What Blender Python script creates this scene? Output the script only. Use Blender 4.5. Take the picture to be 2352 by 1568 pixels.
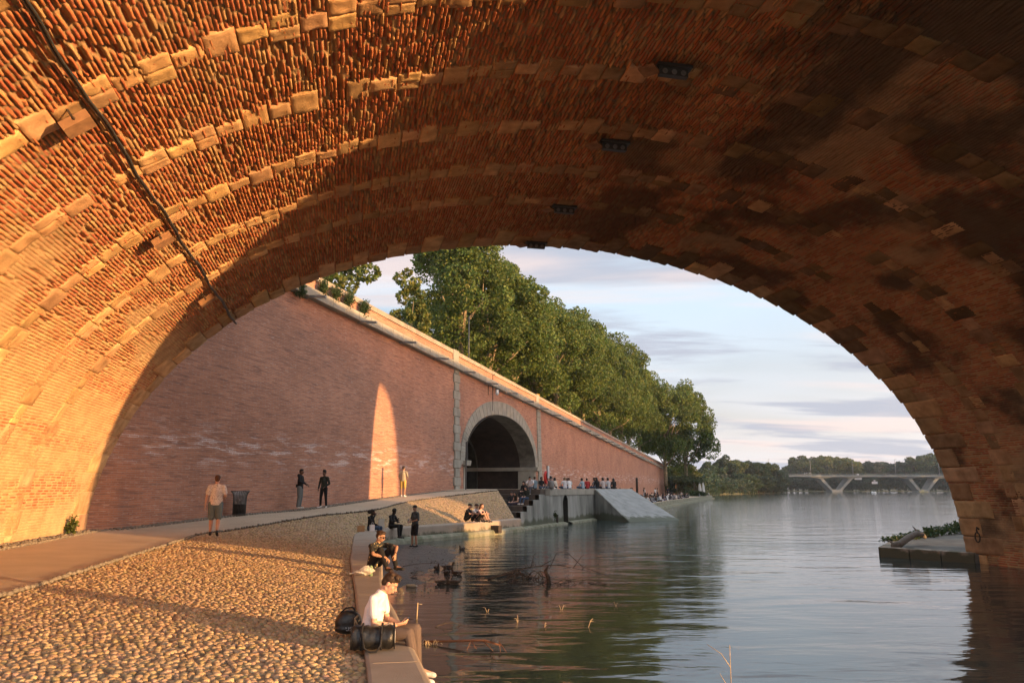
import bpy, bmesh, math, random
import numpy as np
from mathutils import Vector, Matrix
for o in list(bpy.data.objects): bpy.data.objects.remove(o)
SC = bpy.context.scene
COL = SC.collection
R = math.radians
random.seed(7); RNG = np.random.default_rng(7)

# ------------------------------------------------------------------ camera, sky, sun, exposure
F = 1700.0                                   # focal length in pixels of a 2352 x 1568 picture
TH = math.atan(337/F); CT, ST = math.cos(TH), math.sin(TH)
HC = 2.45                                    # camera height over the water
cam = bpy.data.cameras.new('camera'); cam.sensor_width = 36; cam.lens = F/2352*36
cam.clip_start = .1; cam.clip_end = 6000
co = bpy.data.objects.new('camera', cam); COL.objects.link(co)
co.location = (0, 0, HC); co.rotation_euler = (math.pi/2+TH, 0, 0); SC.camera = co

SUN_EL = 2.9                                 # degrees
SD = Vector((-.883, .469, -math.tan(R(SUN_EL)))).normalized()      # direction the light travels
sun = bpy.data.lights.new('sun', 'SUN'); sun.energy = 5.0; sun.angle = R(.5); sun.color = (1, .57, .24)
so = bpy.data.objects.new('sun', sun); COL.objects.link(so)
so.rotation_euler = SD.to_track_quat('-Z', 'Y').to_euler()

W = bpy.data.worlds.new('World'); SC.world = W; W.use_nodes = True
def build_world():
    nt = W.node_tree; nt.nodes.clear(); N = nt.nodes.new; L = nt.links.new
    out = N('ShaderNodeOutputWorld'); bg = N('ShaderNodeBackground'); bg.inputs[1].default_value = .135
    sky = N('ShaderNodeTexSky'); sky.sky_type = 'NISHITA'; sky.sun_disc = False
    sky.sun_elevation = R(SUN_EL); sky.sun_rotation = math.atan2(-SD.x, -SD.y)
    sky.air_density = 1.0; sky.dust_density = .6; sky.ozone_density = 2.5
    tc = N('ShaderNodeTexCoord'); sp = N('ShaderNodeSeparateXYZ'); L(tc.outputs['Generated'], sp.inputs[0])
    def m(op, a, b=None, c=None):
        n = N('ShaderNodeMath'); n.operation = op
        for i, v in enumerate((a, b, c)):
            if v is None: continue
            if isinstance(v, (int, float)): n.inputs[i].default_value = v
            else: L(v, n.inputs[i])
        return n.outputs[0]
    zc = m('MAXIMUM', sp.outputs[2], 0.0); dz = m('ADD', zc, .10)
    px = m('DIVIDE', sp.outputs[0], dz); py = m('DIVIDE', sp.outputs[1], dz)
    cx = N('ShaderNodeCombineXYZ'); L(px, cx.inputs[0]); L(py, cx.inputs[1])
    def cloud(scale, stretch, lo, hi, seed, det=6):
        mp = N('ShaderNodeMapping'); mp.inputs['Scale'].default_value = (scale*stretch, scale, 1); mp.inputs['Location'].default_value = seed
        mp.inputs['Rotation'].default_value = (0, 0, .25)
        L(cx.outputs[0], mp.inputs[0]); n = N('ShaderNodeTexNoise'); n.inputs['Scale'].default_value = 1; n.inputs['Detail'].default_value = det
        n.inputs['Roughness'].default_value = .55; n.inputs['Distortion'].default_value = .3
        L(mp.outputs[0], n.inputs[0])
        r = N('ShaderNodeMapRange'); r.interpolation_type = 'SMOOTHSTEP'; r.inputs[1].default_value = lo; r.inputs[2].default_value = hi
        L(n.outputs[0], r.inputs[0]); return r.outputs[0]
    def mix(f, a, b):
        n = N('ShaderNodeMix'); n.data_type = 'RGBA'
        L(f, n.inputs[0])
        for i, v in ((6, a), (7, b)):
            if isinstance(v, tuple): n.inputs[i].default_value = (*v, 1)
            else: L(v, n.inputs[i])
        return n.outputs[2]
    # thin high veil, violet-grey banks, pink edges (radiance in the sky texture's own units)
    base = mix(cloud(.5, .6, .15, .6, (3, 1, 0), 3), sky.outputs[0], (2.7, 3.35, 3.95))
    hz = N('ShaderNodeMapRange'); hz.inputs[1].default_value = .28; hz.inputs[2].default_value = 0.0; hz.interpolation_type = 'SMOOTHSTEP'
    L(zc, hz.inputs[0]); hzf = m('MULTIPLY', hz.outputs[0], .85)
    base = mix(hzf, base, (3.6, 3.3, 3.2))
    vm = N('ShaderNodeVectorMath'); vm.operation = 'DOT_PRODUCT'; L(tc.outputs['Generated'], vm.inputs[0]); vm.inputs[1].default_value = tuple(-SD)
    gl = N('ShaderNodeMapRange'); gl.interpolation_type = 'SMOOTHSTEP'; gl.inputs[1].default_value = -.15; gl.inputs[2].default_value = .95; L(vm.outputs['Value'], gl.inputs[0])
    base = mix(gl.outputs[0], base, (7.6, 6.7, 6.3))
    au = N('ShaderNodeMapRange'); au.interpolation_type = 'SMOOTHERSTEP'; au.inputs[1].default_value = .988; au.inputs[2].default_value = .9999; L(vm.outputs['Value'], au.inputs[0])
    base = mix(au.outputs[0], base, (390, 190, 68))          # glow added round the low sun to light the vault ceiling
    hi = N('ShaderNodeMapRange'); hi.interpolation_type = 'SMOOTHSTEP'; hi.inputs[1].default_value = .33; hi.inputs[2].default_value = .75; L(zc, hi.inputs[0])
    base = mix(m('MULTIPLY', hi.outputs[0], .8), base, (4.9, 5.7, 6.5))
    bank = cloud(1.45, .36, .47, .58, (1.3, 4.9, 0), 8)
    c1 = mix(m('MULTIPLY', bank, .9), base, (2.05, 2.2, 2.62))
    edge = cloud(1.25, .34, .50, .66, (1.44, 5.14, 0))
    c2 = mix(m('MULTIPLY', edge, .62), c1, (4.1, 3.25, 3.0))
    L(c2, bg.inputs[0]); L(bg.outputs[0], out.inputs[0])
build_world()
vs = SC.view_settings; vs.view_transform = 'Standard'; vs.look = 'None'; vs.gamma = 1; vs.use_curve_mapping = False
vs.exposure = 1.0
SC.cycles.max_bounces = 8; SC.cycles.diffuse_bounces = 5; SC.cycles.glossy_bounces = 4
SC.cycles.caustics_reflective = True; SC.cycles.sample_clamp_indirect = 0; SC.cycles.blur_glossy = .5

# ------------------------------------------------------------------ pixel helpers (numbers measured in a 2352 x 1568 picture)
def ray(x, y):
    X = x-1176; Y = 784-y
    return Vector((X/F, (F*CT-Y*ST)/F, (F*ST+Y*CT)/F))
def onz(x, y, z):
    r = ray(x, y); t = (z-HC)/r.z; return Vector((r.x*t, r.y*t, z))
def ond(x, y, depth):
    r = ray(x, y); t = depth/r.y; return Vector((r.x*t, depth, HC+r.z*t))

# ------------------------------------------------------------------ object helpers
def tag(o, label=None, cat=None, group=None, kind=None):
    if label: o['label'] = label
    if cat: o['category'] = cat
    if group: o['group'] = group
    if kind: o['kind'] = kind
    return o
def link(name, me, mat=None, parent=None, loc=None):
    o = bpy.data.objects.new(name, me); COL.objects.link(o)
    if mat is not None and me is not None and len(me.materials) == 0:
        for m_ in (mat if isinstance(mat, (list, tuple)) else [mat]): me.materials.append(m_)
    if parent is not None: o.parent = parent
    if loc is not None: o.location = loc
    return o
def empty(name, loc=(0, 0, 0), rz=0, **k):
    o = bpy.data.objects.new(name, None); COL.objects.link(o); o.location = loc; o.rotation_euler = (0, 0, rz)
    o.empty_display_size = .2
    tag(o, **k); return o
def npmesh(name, V, Fq, col=None, smooth=False, uv=None):
    """V (n,3) float, Fq (m,4) or (m,3) int"""
    V = np.asarray(V, np.float32); Fq = np.asarray(Fq, np.int32); k = Fq.shape[1]
    me = bpy.data.meshes.new(name)
    me.vertices.add(len(V)); me.vertices.foreach_set('co', V.ravel())
    me.loops.add(Fq.size); me.loops.foreach_set('vertex_index', Fq.ravel())
    me.polygons.add(len(Fq)); me.polygons.foreach_set('loop_start', np.arange(0, Fq.size, k, dtype=np.int32))
    me.polygons.foreach_set('use_smooth', np.full(len(Fq), smooth))
    if uv is not None:
        l = me.uv_layers.new(name='UVMap'); l.data.foreach_set('uv', np.asarray(uv, np.float32)[Fq.ravel()].ravel())
    if col is not None:
        a = me.color_attributes.new('Col', 'FLOAT_COLOR', 'POINT')
        c = np.ones((len(V), 4), np.float32); c[:, :3] = col; a.data.foreach_set('color', c.ravel())
    me.update(calc_edges=True); me.validate()
    return me
def gridfaces(n, m, flip=False):
    i = np.arange(n-1)[:, None]*m+np.arange(m-1)[None, :]
    q = np.stack([i, i+m, i+m+1, i+1], -1).reshape(-1, 4)
    return q[:, ::-1] if flip else q
def gridmesh(name, P, col=None, flip=False, smooth=True, uv=None):
    n, m = P.shape[:2]
    return npmesh(name, P.reshape(-1, 3), gridfaces(n, m, flip), None if col is None else col.reshape(-1, 3), smooth, None if uv is None else uv.reshape(-1, 2))
class MB:
    def __init__(s): s.v = []; s.f = []
    def add(s, vs_, fs_):
        b = len(s.v); s.v += [tuple(v) for v in vs_]; s.f += [tuple(b+i for i in f) for f in fs_]; return s
    def hexa(s, p):      # 8 corners: bottom 4 (ccw), top 4
        return s.add(p, [(3, 2, 1, 0), (4, 5, 6, 7), (0, 1, 5, 4), (1, 2, 6, 5), (2, 3, 7, 6), (3, 0, 4, 7)])
    def box(s, c, size, ax=None):
        ax = ax or (Vector((1, 0, 0)), Vector((0, 1, 0)), Vector((0, 0, 1)))
        c = Vector(c); h = [a*(d/2) for a, d in zip(ax, size)]
        return s.hexa([c+h[0]*i+h[1]*j+h[2]*k for k in (-1, 1) for i, j in ((-1, -1), (1, -1), (1, 1), (-1, 1))])
    def prism(s, poly, z0, z1):
        n = len(poly); z0 = z0 if hasattr(z0, '__len__') else [z0]*n; z1 = z1 if hasattr(z1, '__len__') else [z1]*n
        a = 0
        for i in range(n): a += poly[i][0]*poly[(i+1) % n][1]-poly[(i+1) % n][0]*poly[i][1]
        if a < 0: poly = poly[::-1]; z0 = z0[::-1]; z1 = z1[::-1]
        v = [(p[0], p[1], z) for p, z in zip(poly, z0)]+[(p[0], p[1], z) for p, z in zip(poly, z1)]
        return s.add(v, [tuple(range(n))[::-1], tuple(range(n, 2*n))]+[(i, (i+1) % n, n+(i+1) % n, n+i) for i in range(n)])
    def tube(s, pts, rad, seg=8, caps=True):
        pts = [Vector(p) for p in pts]; n = len(pts); rad = rad if hasattr(rad, '__len__') else [rad]*n
        vs_ = []; up = Vector((0, 0, 1)); e1 = None
        for i, p in enumerate(pts):
            d = (pts[min(i+1, n-1)]-pts[max(i-1, 0)]).normalized()
            if e1 is None:
                e1 = d.cross(up) if abs(d.z) < .95 else d.cross(Vector((1, 0, 0)))
            e1 = (e1-d*e1.dot(d)).normalized(); e2 = d.cross(e1)
            for k in range(seg):
                a = 2*math.pi*k/seg; vs_.append(p+(e1*math.cos(a)+e2*math.sin(a))*rad[i])
        fs_ = [(i*seg+k, i*seg+(k+1) % seg, (i+1)*seg+(k+1) % seg, (i+1)*seg+k) for i in range(n-1) for k in range(seg)]
        if caps: fs_ += [tuple(range(seg))[::-1], tuple((n-1)*seg+k for k in range(seg))]
        return s.add(vs_, fs_)
    def lathe(s, c, prof, seg=20, ax=None):   # prof [(r,z)]
        c = Vector(c); X, Y, Z = ax or (Vector((1, 0, 0)), Vector((0, 1, 0)), Vector((0, 0, 1)))
        vs_ = [c+(X*math.cos(2*math.pi*k/seg)+Y*math.sin(2*math.pi*k/seg))*r+Z*z for r, z in prof for k in range(seg)]
        return s.add(vs_, [(i*seg+k, i*seg+(k+1) % seg, (i+1)*seg+(k+1) % seg, (i+1)*seg+k) for i in range(len(prof)-1) for k in range(seg)])
    def ell(s, c, r, rot=None, seg=10, rings=7):
        c = Vector(c); vs_ = []; rot = rot or Matrix.Identity(3)
        for i in range(rings+1):
            a = math.pi*i/rings-math.pi/2
            rr = max(math.cos(a), .02)
            for k in range(seg):
                b = 2*math.pi*k/seg
                vs_.append(c+rot@Vector((r[0]*rr*math.cos(b), r[1]*rr*math.sin(b), r[2]*math.sin(a))))
        fs_ = [(i*seg+k, i*seg+(k+1) % seg, (i+1)*seg+(k+1) % seg, (i+1)*seg+k) for i in range(rings) for k in range(seg)]
        fs_ += [tuple(range(seg))[::-1], tuple(rings*seg+k for k in range(seg))]
        return s.add(vs_, fs_)
    def mesh(s, name, smooth=False):
        me = bpy.data.meshes.new(name); me.from_pydata([tuple(v) for v in s.v], [], s.f); me.update()
        if smooth: me.polygons.foreach_set('use_smooth', [True]*len(me.polygons))
        return me
    def build(s, name, mat, parent=None, smooth=False, bevel=0, loc=None):
        o = link(name, s.mesh(name, smooth), mat, parent, loc)
        if bevel:
            b = o.modifiers.new('bevel', 'BEVEL'); b.width = bevel; b.segments = 2; b.limit_method = 'ANGLE'
        return o

# value noise in numpy
def _h(i, j, s):
    n = (i.astype(np.int64)*374761393+j.astype(np.int64)*668265263+s*1274126177) & 0xffffffff
    n = ((n ^ (n >> 13))*1274126177) & 0xffffffff
    return ((n ^ (n >> 16)) & 0xffff)/65535.0
def vn(x, y, s=0):
    i = np.floor(x); j = np.floor(y); fx = x-i; fy = y-j; fx = fx*fx*(3-2*fx); fy = fy*fy*(3-2*fy)
    a = _h(i, j, s); b = _h(i+1, j, s); c = _h(i, j+1, s); d = _h(i+1, j+1, s)
    return (a*(1-fx)+b*fx)*(1-fy)+(c*(1-fx)+d*fx)*fy
def fbm(x, y, s=0, o=4):
    t = 0; a = .5; w = 0
    for k in range(o): t = t+a*vn(x*2**k, y*2**k, s+k*17); w += a; a *= .5
    return t/w
def sstep(a, b, x):
    t = np.clip((x-a)/(b-a), 0, 1); return t*t*(3-2*t)

# ------------------------------------------------------------------ materials
def _n(nt, t): return nt.nodes.new(t)
def mat(name, col, col2=None, scale=4, rough=.85, bump=.0, bscale=30, spec=.3, vcol=False, metal=0, stretch=(1, 1, 1), detail=5,
        transl=0, contrast=(.35, .65), bdist=.02, tide=None):
    m = bpy.data.materials.new(name); m.use_nodes = True; nt = m.node_tree; b = nt.nodes['Principled BSDF']; L = nt.links.new
    b.inputs['Roughness'].default_value = rough; b.inputs['Specular IOR Level'].default_value = spec; b.inputs['Metallic'].default_value = metal
    tc = _n(nt, 'ShaderNodeTexCoord'); mp = _n(nt, 'ShaderNodeMapping'); mp.inputs['Scale'].default_value = stretch; L(tc.outputs['Object'], mp.inputs[0])
    base = None
    if vcol:
        a = _n(nt, 'ShaderNodeAttribute'); a.attribute_name = 'Col'; base = a.outputs['Color']
    col2 = col2 or tuple(c*.7 for c in col)
    n = _n(nt, 'ShaderNodeTexNoise'); n.inputs['Scale'].default_value = scale; n.inputs['Detail'].default_value = detail; n.inputs['Roughness'].default_value = .6
    L(mp.outputs[0], n.inputs[0])
    r = _n(nt, 'ShaderNodeMapRange'); r.inputs[1].default_value = contrast[0]; r.inputs[2].default_value = contrast[1]; L(n.outputs[0], r.inputs[0])
    mx = _n(nt, 'ShaderNodeMix'); mx.data_type = 'RGBA'; mx.inputs[6].default_value = (*col, 1); mx.inputs[7].default_value = (*col2, 1); L(r.outputs[0], mx.inputs[0])
    out = mx.outputs[2]
    if base:
        mm = _n(nt, 'ShaderNodeMix'); mm.data_type = 'RGBA'; mm.blend_type = 'MULTIPLY'; mm.inputs[0].default_value = 1
        L(base, mm.inputs[6]); L(out, mm.inputs[7]); out = mm.outputs[2]
    if tide:
        sx = _n(nt, 'ShaderNodeSeparateXYZ'); L(tc.outputs['Object'], sx.inputs[0]); nz = _n(nt, 'ShaderNodeMath'); nz.operation = 'MULTIPLY_ADD'; L(n.outputs[0], nz.inputs[0]); nz.inputs[1].default_value = -.9; L(sx.outputs[2], nz.inputs[2])
        tr_ = _n(nt, 'ShaderNodeMapRange'); tr_.inputs[1].default_value = tide-.45; tr_.inputs[2].default_value = tide-.62; tr_.inputs[3].default_value = 0; tr_.inputs[4].default_value = .85; L(nz.outputs[0], tr_.inputs[0])
        tm_ = _n(nt, 'ShaderNodeMix'); tm_.data_type = 'RGBA'; L(tr_.outputs[0], tm_.inputs[0]); L(out, tm_.inputs[6]); tm_.inputs[7].default_value = (.055, .062, .035, 1); out = tm_.outputs[2]
    L(out, b.inputs['Base Color'])
    if bump:
        n2 = _n(nt, 'ShaderNodeTexNoise'); n2.inputs['Scale'].default_value = bscale; n2.inputs['Detail'].default_value = 6; n2.inputs['Roughness'].default_value = .65
        L(mp.outputs[0], n2.inputs[0]); bp = _n(nt, 'ShaderNodeBump'); bp.inputs['Strength'].default_value = bump; bp.inputs['Distance'].default_value = bdist
        L(n2.outputs[0], bp.inputs['Height']); L(bp.outputs[0], b.inputs['Normal'])
    if transl:
        tr = _n(nt, 'ShaderNodeBsdfTranslucent'); L(out, tr.inputs[0]); ms = _n(nt, 'ShaderNodeMixShader'); ms.inputs[0].default_value = transl
        L(b.outputs[0], ms.inputs[1]); L(tr.outputs[0], ms.inputs[2]); L(ms.outputs[0], nt.nodes['Material Output'].inputs[0])
    return m

M = {}
M['vault'] = mat('vault brick', (1, 1, 1), (.78, .76, .74), scale=2.2, bump=.9, bscale=38, vcol=True, bdist=.012, rough=.92, spec=.15)
M['stone'] = mat('band stone', (.56, .38, .21), (.36, .23, .12), scale=2.5, bump=.8, bscale=22, bdist=.015, rough=.9, vcol=True, spec=.15)
M['limestone'] = mat('grey limestone', (.34, .32, .27), (.22, .21, .18), scale=1.2, bump=.5, bscale=18, rough=.88, contrast=(.3, .7))
M['darkstone'] = mat('dark limestone', (.16, .15, .13), (.08, .075, .065), scale=1.6, bump=.5, bscale=14, rough=.9)
M['asphalt'] = mat('worn path paving', (.56, .44, .32), (.44, .35, .26), scale=.9, bump=1, bscale=55, rough=.95, bdist=.05, contrast=(.25, .75))
M['cobble'] = mat('river cobbles', (1, 1, 1), (.7, .68, .66), scale=9, bump=.3, bscale=60, vcol=True, rough=.8, spec=.25)
M['mortarbed'] = mat('sandy mortar bed', (.26, .20, .135), (.15, .115, .08), scale=6, bump=.6, bscale=50, rough=.95)
M['ledge'] = mat('ledge concrete', (.36, .30, .24), (.27, .22, .175), scale=2.2, bump=.9, bscale=70, rough=.9, bdist=.014, contrast=(.2, .8), tide=.42)
M['concrete'] = mat('grey quay concrete', (.27, .275, .255), (.13, .135, .12), scale=1.3, bump=.3, bscale=20, rough=.85, stretch=(1, 1, .25), contrast=(.38, .66), tide=.55)
M['ramp'] = mat('smooth ramp concrete', (.26, .265, .26), (.15, .155, .15), scale=1.4, bump=.3, bscale=40, rough=.8, bdist=.01, tide=.42, contrast=(.4, .75))
M['mosswall'] = mat('mossy quay foot', (.27, .26, .20), (.12, .13, .08), scale=2.2, bump=.6, bscale=12, rough=.9)
M['silt'] = mat('wet silt', (.05, .047, .042), (.022, .022, .02), scale=5, bump=1, bscale=16, rough=.45, bdist=.05, spec=.5)
M['bark'] = mat('plane bark', (.34, .27, .17), (.15, .12, .08), scale=3, bump=.5, bscale=10, rough=.9)
M['darkbark'] = mat('dark twigs', (.12, .08, .05), (.05, .035, .025), scale=9, rough=.8)
M['drift'] = mat('driftwood', (.20, .175, .15), (.12, .10, .08), scale=8, bump=.5, bscale=25, stretch=(1, 1, .3))
M['reed'] = mat('dry reeds', (.55, .42, .26), (.4, .3, .18), scale=9)
M['leaf'] = mat('plane leaves', (1, 1, 1), (.75, .8, .7), scale=.35, vcol=True, rough=.5, transl=.38, spec=.3)
M['shade_dark'] = mat('shade-dark stone', (.035, .035, .03), (.015, .016, .014), scale=1.5, bump=.4)  # near-black: shade of tunnel ribs and drain put into the colour
M['fern'] = mat('wall plants', (.05, .085, .03), (.03, .05, .02), scale=6, transl=.25, rough=.6)
M['black'] = mat('black cloth', (.018, .018, .02), (.01, .01, .012), scale=8, rough=.85, bump=.3, bscale=25)
M['white'] = mat('white cloth', (.74, .73, .72), (.66, .65, .64), scale=6, rough=.9, bump=.25, bscale=18)
M['steel'] = mat('painted steel', (.05, .055, .055), (.035, .04, .04), scale=6, rough=.45, spec=.5)
M['iron'] = mat('rusty iron', (.06, .045, .035), (.03, .022, .018), scale=12, rough=.7, bump=.3)
M['galv'] = mat('grey zinc', (.25, .25, .24), (.16, .16, .16), scale=5, rough=.5, metal=.3)
M['red'] = mat('buoy red', (.55, .03, .02), (.45, .025, .02), scale=5, rough=.45)
M['panel'] = mat('white panel', (.7, .7, .7), (.62, .62, .62), scale=5, rough=.5)
M['yellow'] = mat('yellow box', (.65, .36, .05), (.5, .27, .04), scale=5, rough=.5)
M['paper'] = mat('brown paper', (.42, .25, .12), (.34, .2, .1), scale=8, rough=.8)
M['plastic'] = mat('white plastic bag', (.72, .68, .6), (.6, .57, .5), scale=7, rough=.45, transl=.25, bump=.7, bscale=14)
M['bottle'] = mat('clear bottle', (.6, .55, .42), (.5, .45, .35), scale=9, rough=.2, transl=.4)
M['duck'] = mat('duck feathers', (.09, .065, .045), (.035, .026, .02), scale=22, rough=.7)
M['bill'] = mat('duck bill', (.3, .18, .05), (.2, .12, .04), rough=.5)
M['farconc'] = mat('bridge concrete', (.30, .315, .30), (.22, .23, .22), scale=.15, rough=.85)
M['farmetal'] = mat('far grey metal', (.22, .23, .24), (.18, .19, .2), rough=.6)
M['parasol'] = mat('folded parasol canvas', (.66, .65, .62), (.55, .54, .52), scale=2, rough=.9)
M['paleyellow'] = mat('pale yellow hull', (.45, .40, .22), (.38, .34, .2), rough=.5)
M['leather'] = mat('black coated canvas', (.016, .016, .015), (.010, .010, .010), scale=7, rough=.38, bump=.5, bscale=9, spec=.5, bdist=.03)
M['strap'] = mat('tan strap', (.30, .22, .13), (.2, .14, .08), rough=.8)
M['land'] = mat('bank earth', (.12, .115, .07), (.07, .08, .04), scale=.4, rough=.95)
M['phone'] = mat('phone glass', (.01, .01, .012), (.01, .01, .012), rough=.15, spec=.6)

def brick_mat():
    m = bpy.data.materials.new('embankment brick'); m.use_nodes = True; nt = m.node_tree; b = nt.nodes['Principled BSDF']; L = nt.links.new
    b.inputs['Roughness'].default_value = .9; b.inputs['Specular IOR Level'].default_value = .2
    uv = _n(nt, 'ShaderNodeUVMap'); uv.uv_map = 'UVMap'
    br = _n(nt, 'ShaderNodeTexBrick'); br.inputs['Scale'].default_value = 1; br.inputs['Brick Width'].default_value = .40; br.inputs['Row Height'].default_value = .075
    br.inputs['Mortar Size'].default_value = .011; br.inputs['Mortar Smooth'].default_value = .3; br.inputs['Bias'].default_value = -.1
    br.inputs['Color1'].default_value = (.54, .25, .150, 1); br.inputs['Color2'].default_value = (.40, .18, .115, 1); br.inputs['Mortar'].default_value = (.44, .30, .24, 1)
    L(uv.outputs[0], br.inputs['Vector'])
    def noise(sc, st, det=5, dist=0):
        mp = _n(nt, 'ShaderNodeMapping'); mp.inputs['Scale'].default_value = (*st, 1); L(uv.outputs[0], mp.inputs[0])
        n = _n(nt, 'ShaderNodeTexNoise'); n.inputs['Scale'].default_value = sc; n.inputs['Detail'].default_value = det; n.inputs['Roughness'].default_value = .62
        n.inputs['Distortion'].default_value = dist; L(mp.outputs[0], n.inputs[0]); return n.outputs[0]
    def rng(x, a, c, lo=0, hi=1):
        r = _n(nt, 'ShaderNodeMapRange'); r.inputs[1].default_value = a; r.inputs[2].default_value = c; r.inputs[3].default_value = lo; r.inputs[4].default_value = hi
        L(x, r.inputs[0]); return r.outputs[0]
    def mx(f, a, c, bl='MIX'):
        n = _n(nt, 'ShaderNodeMix'); n.data_type = 'RGBA'; n.blend_type = bl
        if isinstance(f, float): n.inputs[0].default_value = f
        else: L(f, n.inputs[0])
        for i, v in ((6, a), (7, c)):
            if isinstance(v, tuple): n.inputs[i].default_value = (*v, 1)
            else: L(v, n.inputs[i])
        return n.outputs[2]
    c = br.outputs[0]
    c = mx(rng(noise(.35, (1, 1)), .35, .68, 0, .85), c, mx(1.0, c, (.70, .68, .68), 'MULTIPLY'))        # broad weathered patches
    c = mx(rng(noise(2.6, (.35, 3.6), 8, .0), .5, .66, 0, .75), c, (.20, .11, .092))                      # dark bricks in streaks
    c = mx(rng(noise(4.5, (.6, 3.4), 8), .57, .66, 0, .8), c, (.52, .36, .29))                           # pale bricks
    # white salts: a belt between 1.5 and 4 m over the path
    sp = _n(nt, 'ShaderNodeSeparateXYZ'); L(uv.outputs[0], sp.inputs[0])
    belt = _n(nt, 'ShaderNodeMath'); belt.operation = 'MULTIPLY'; L(rng(sp.outputs[1], 3.1, 3.8), belt.inputs[0]); L(rng(sp.outputs[1], 5.1, 4.2), belt.inputs[1])
    salt = _n(nt, 'ShaderNodeMath'); salt.operation = 'MULTIPLY'; L(belt.outputs[0], salt.inputs[0]); L(rng(noise(1.5, (.4, 2.6), 8, .3), .52, .60), salt.inputs[1])
    s2 = _n(nt, 'ShaderNodeMath'); s2.operation = 'MULTIPLY'; L(salt.outputs[0], s2.inputs[0]); L(rng(br.outputs['Fac'], 0, 1, .22, 1), s2.inputs[1])
    c = mx(s2.outputs[0], c, (.74, .68, .66))
    L(c, b.inputs['Base Color'])
    bp = _n(nt, 'ShaderNodeBump'); bp.inputs['Strength'].default_value = .7; bp.inputs['Distance'].default_value = .02; bp.invert = True
    L(br.outputs['Fac'], bp.inputs['Height'])
    b2 = _n(nt, 'ShaderNodeBump'); b2.inputs['Strength'].default_value = .5; b2.inputs['Distance'].default_value = .03; L(noise(6, (1, 2), 6), b2.inputs['Height']); L(bp.outputs[0], b2.inputs['Normal'])
    L(b2.outputs[0], b.inputs['Normal'])
    return m
M['brick'] = brick_mat()

def water_mat():
    m = bpy.data.materials.new('river water'); m.use_nodes = True; nt = m.node_tree; b = nt.nodes['Principled BSDF']; L = nt.links.new
    b.inputs['Base Color'].default_value = (.030, .048, .050, 1); b.inputs['Roughness'].default_value = .03; b.inputs['IOR'].default_value = 1.38
    b.inputs['Specular IOR Level'].default_value = .5
    g = _n(nt, 'ShaderNodeNewGeometry')
    def wave(sc, st, det, dist, rot=0):
        mp = _n(nt, 'ShaderNodeMapping'); mp.inputs['Scale'].default_value = (*st, 1); mp.inputs['Rotation'].default_value = (0, 0, rot); L(g.outputs['Position'], mp.inputs[0])
        n = _n(nt, 'ShaderNodeTexNoise'); n.inputs['Scale'].default_value = sc; n.inputs['Detail'].default_value = det; n.inputs['Distortion'].default_value = dist
        n.inputs['Roughness'].default_value = .5
        L(mp.outputs[0], n.inputs[0]); return n.outputs[0]
    def rng(x, a, c, lo=0, hi=1):
        r = _n(nt, 'ShaderNodeMapRange'); r.inputs[1].default_value = a; r.inputs[2].default_value = c; r.inputs[3].default_value = lo; r.inputs[4].default_value = hi
        L(x, r.inputs[0]); return r.outputs[0]
    def mul(a, c):
        n = _n(nt, 'ShaderNodeMath'); n.operation = 'MULTIPLY'
        for i, v in enumerate((a, c)):
            if isinstance(v, float): n.inputs[i].default_value = v
            else: L(v, n.inputs[i])
        return n.outputs[0]
    def add(a, c):
        n = _n(nt, 'ShaderNodeMath'); n.operation = 'ADD'; L(a, n.inputs[0]); L(c, n.inputs[1]); return n.outputs[0]
    swell = mul(wave(.55, (.55, 1.25), 1, .6, .12), .050)
    mid = mul(wave(1.7, (.5, 1.3), 2, .5, -.08), .016)
    sep = _n(nt, 'ShaderNodeSeparateXYZ'); L(g.outputs['Position'], sep.inputs[0])
    # open river beyond the arch carries wind ripples; water under the arch lies calmer
    wind = rng(sep.outputs[1], 9, 34, .12, 1)
    gust = rng(wave(.06, (.5, 1.4), 2, .5), .38, .62, .35, 1)
    rip = mul(mul(wave(7.5, (.45, 1.3), 3, .3, .05), .012), mul(wind, gust))
    h = add(add(swell, mid), rip)
    bp = _n(nt, 'ShaderNodeBump'); bp.inputs['Strength'].default_value = .8; bp.inputs['Distance'].default_value = 1.0
    L(h, bp.inputs['Height']); L(bp.outputs[0], b.inputs['Normal'])
    return m
M['water'] = water_mat()

# ------------------------------------------------------------------ frames: bridge (u along the vault, v across) and embankment wall (t along it)
AX = Vector((-.217, .976, 0)).normalized(); PX = Vector((AX.y, -AX.x, 0))
def uv2w(u, v, z=0.0): q = AX*u+PX*v; return Vector((q.x, q.y, z))
U_FAR = lambda v: 22.1-(v-20.7)*.1533
U_NEAR = lambda v: 2.0-(v-20.7)*.1533
WO = Vector((-7, 44.5, 0)); WD = Vector((.309, .951, 0)).normalized(); WN = Vector((WD.y, -WD.x, 0))   # WN points to the river
def wp(t, n=0.0, z=0.0): q = WO+WD*t+WN*n; return Vector((q.x, q.y, z))
ZP = lambda t: 13.05-.03354*(t+8.1)          # top of the parapet, falling away from the bridge
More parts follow.
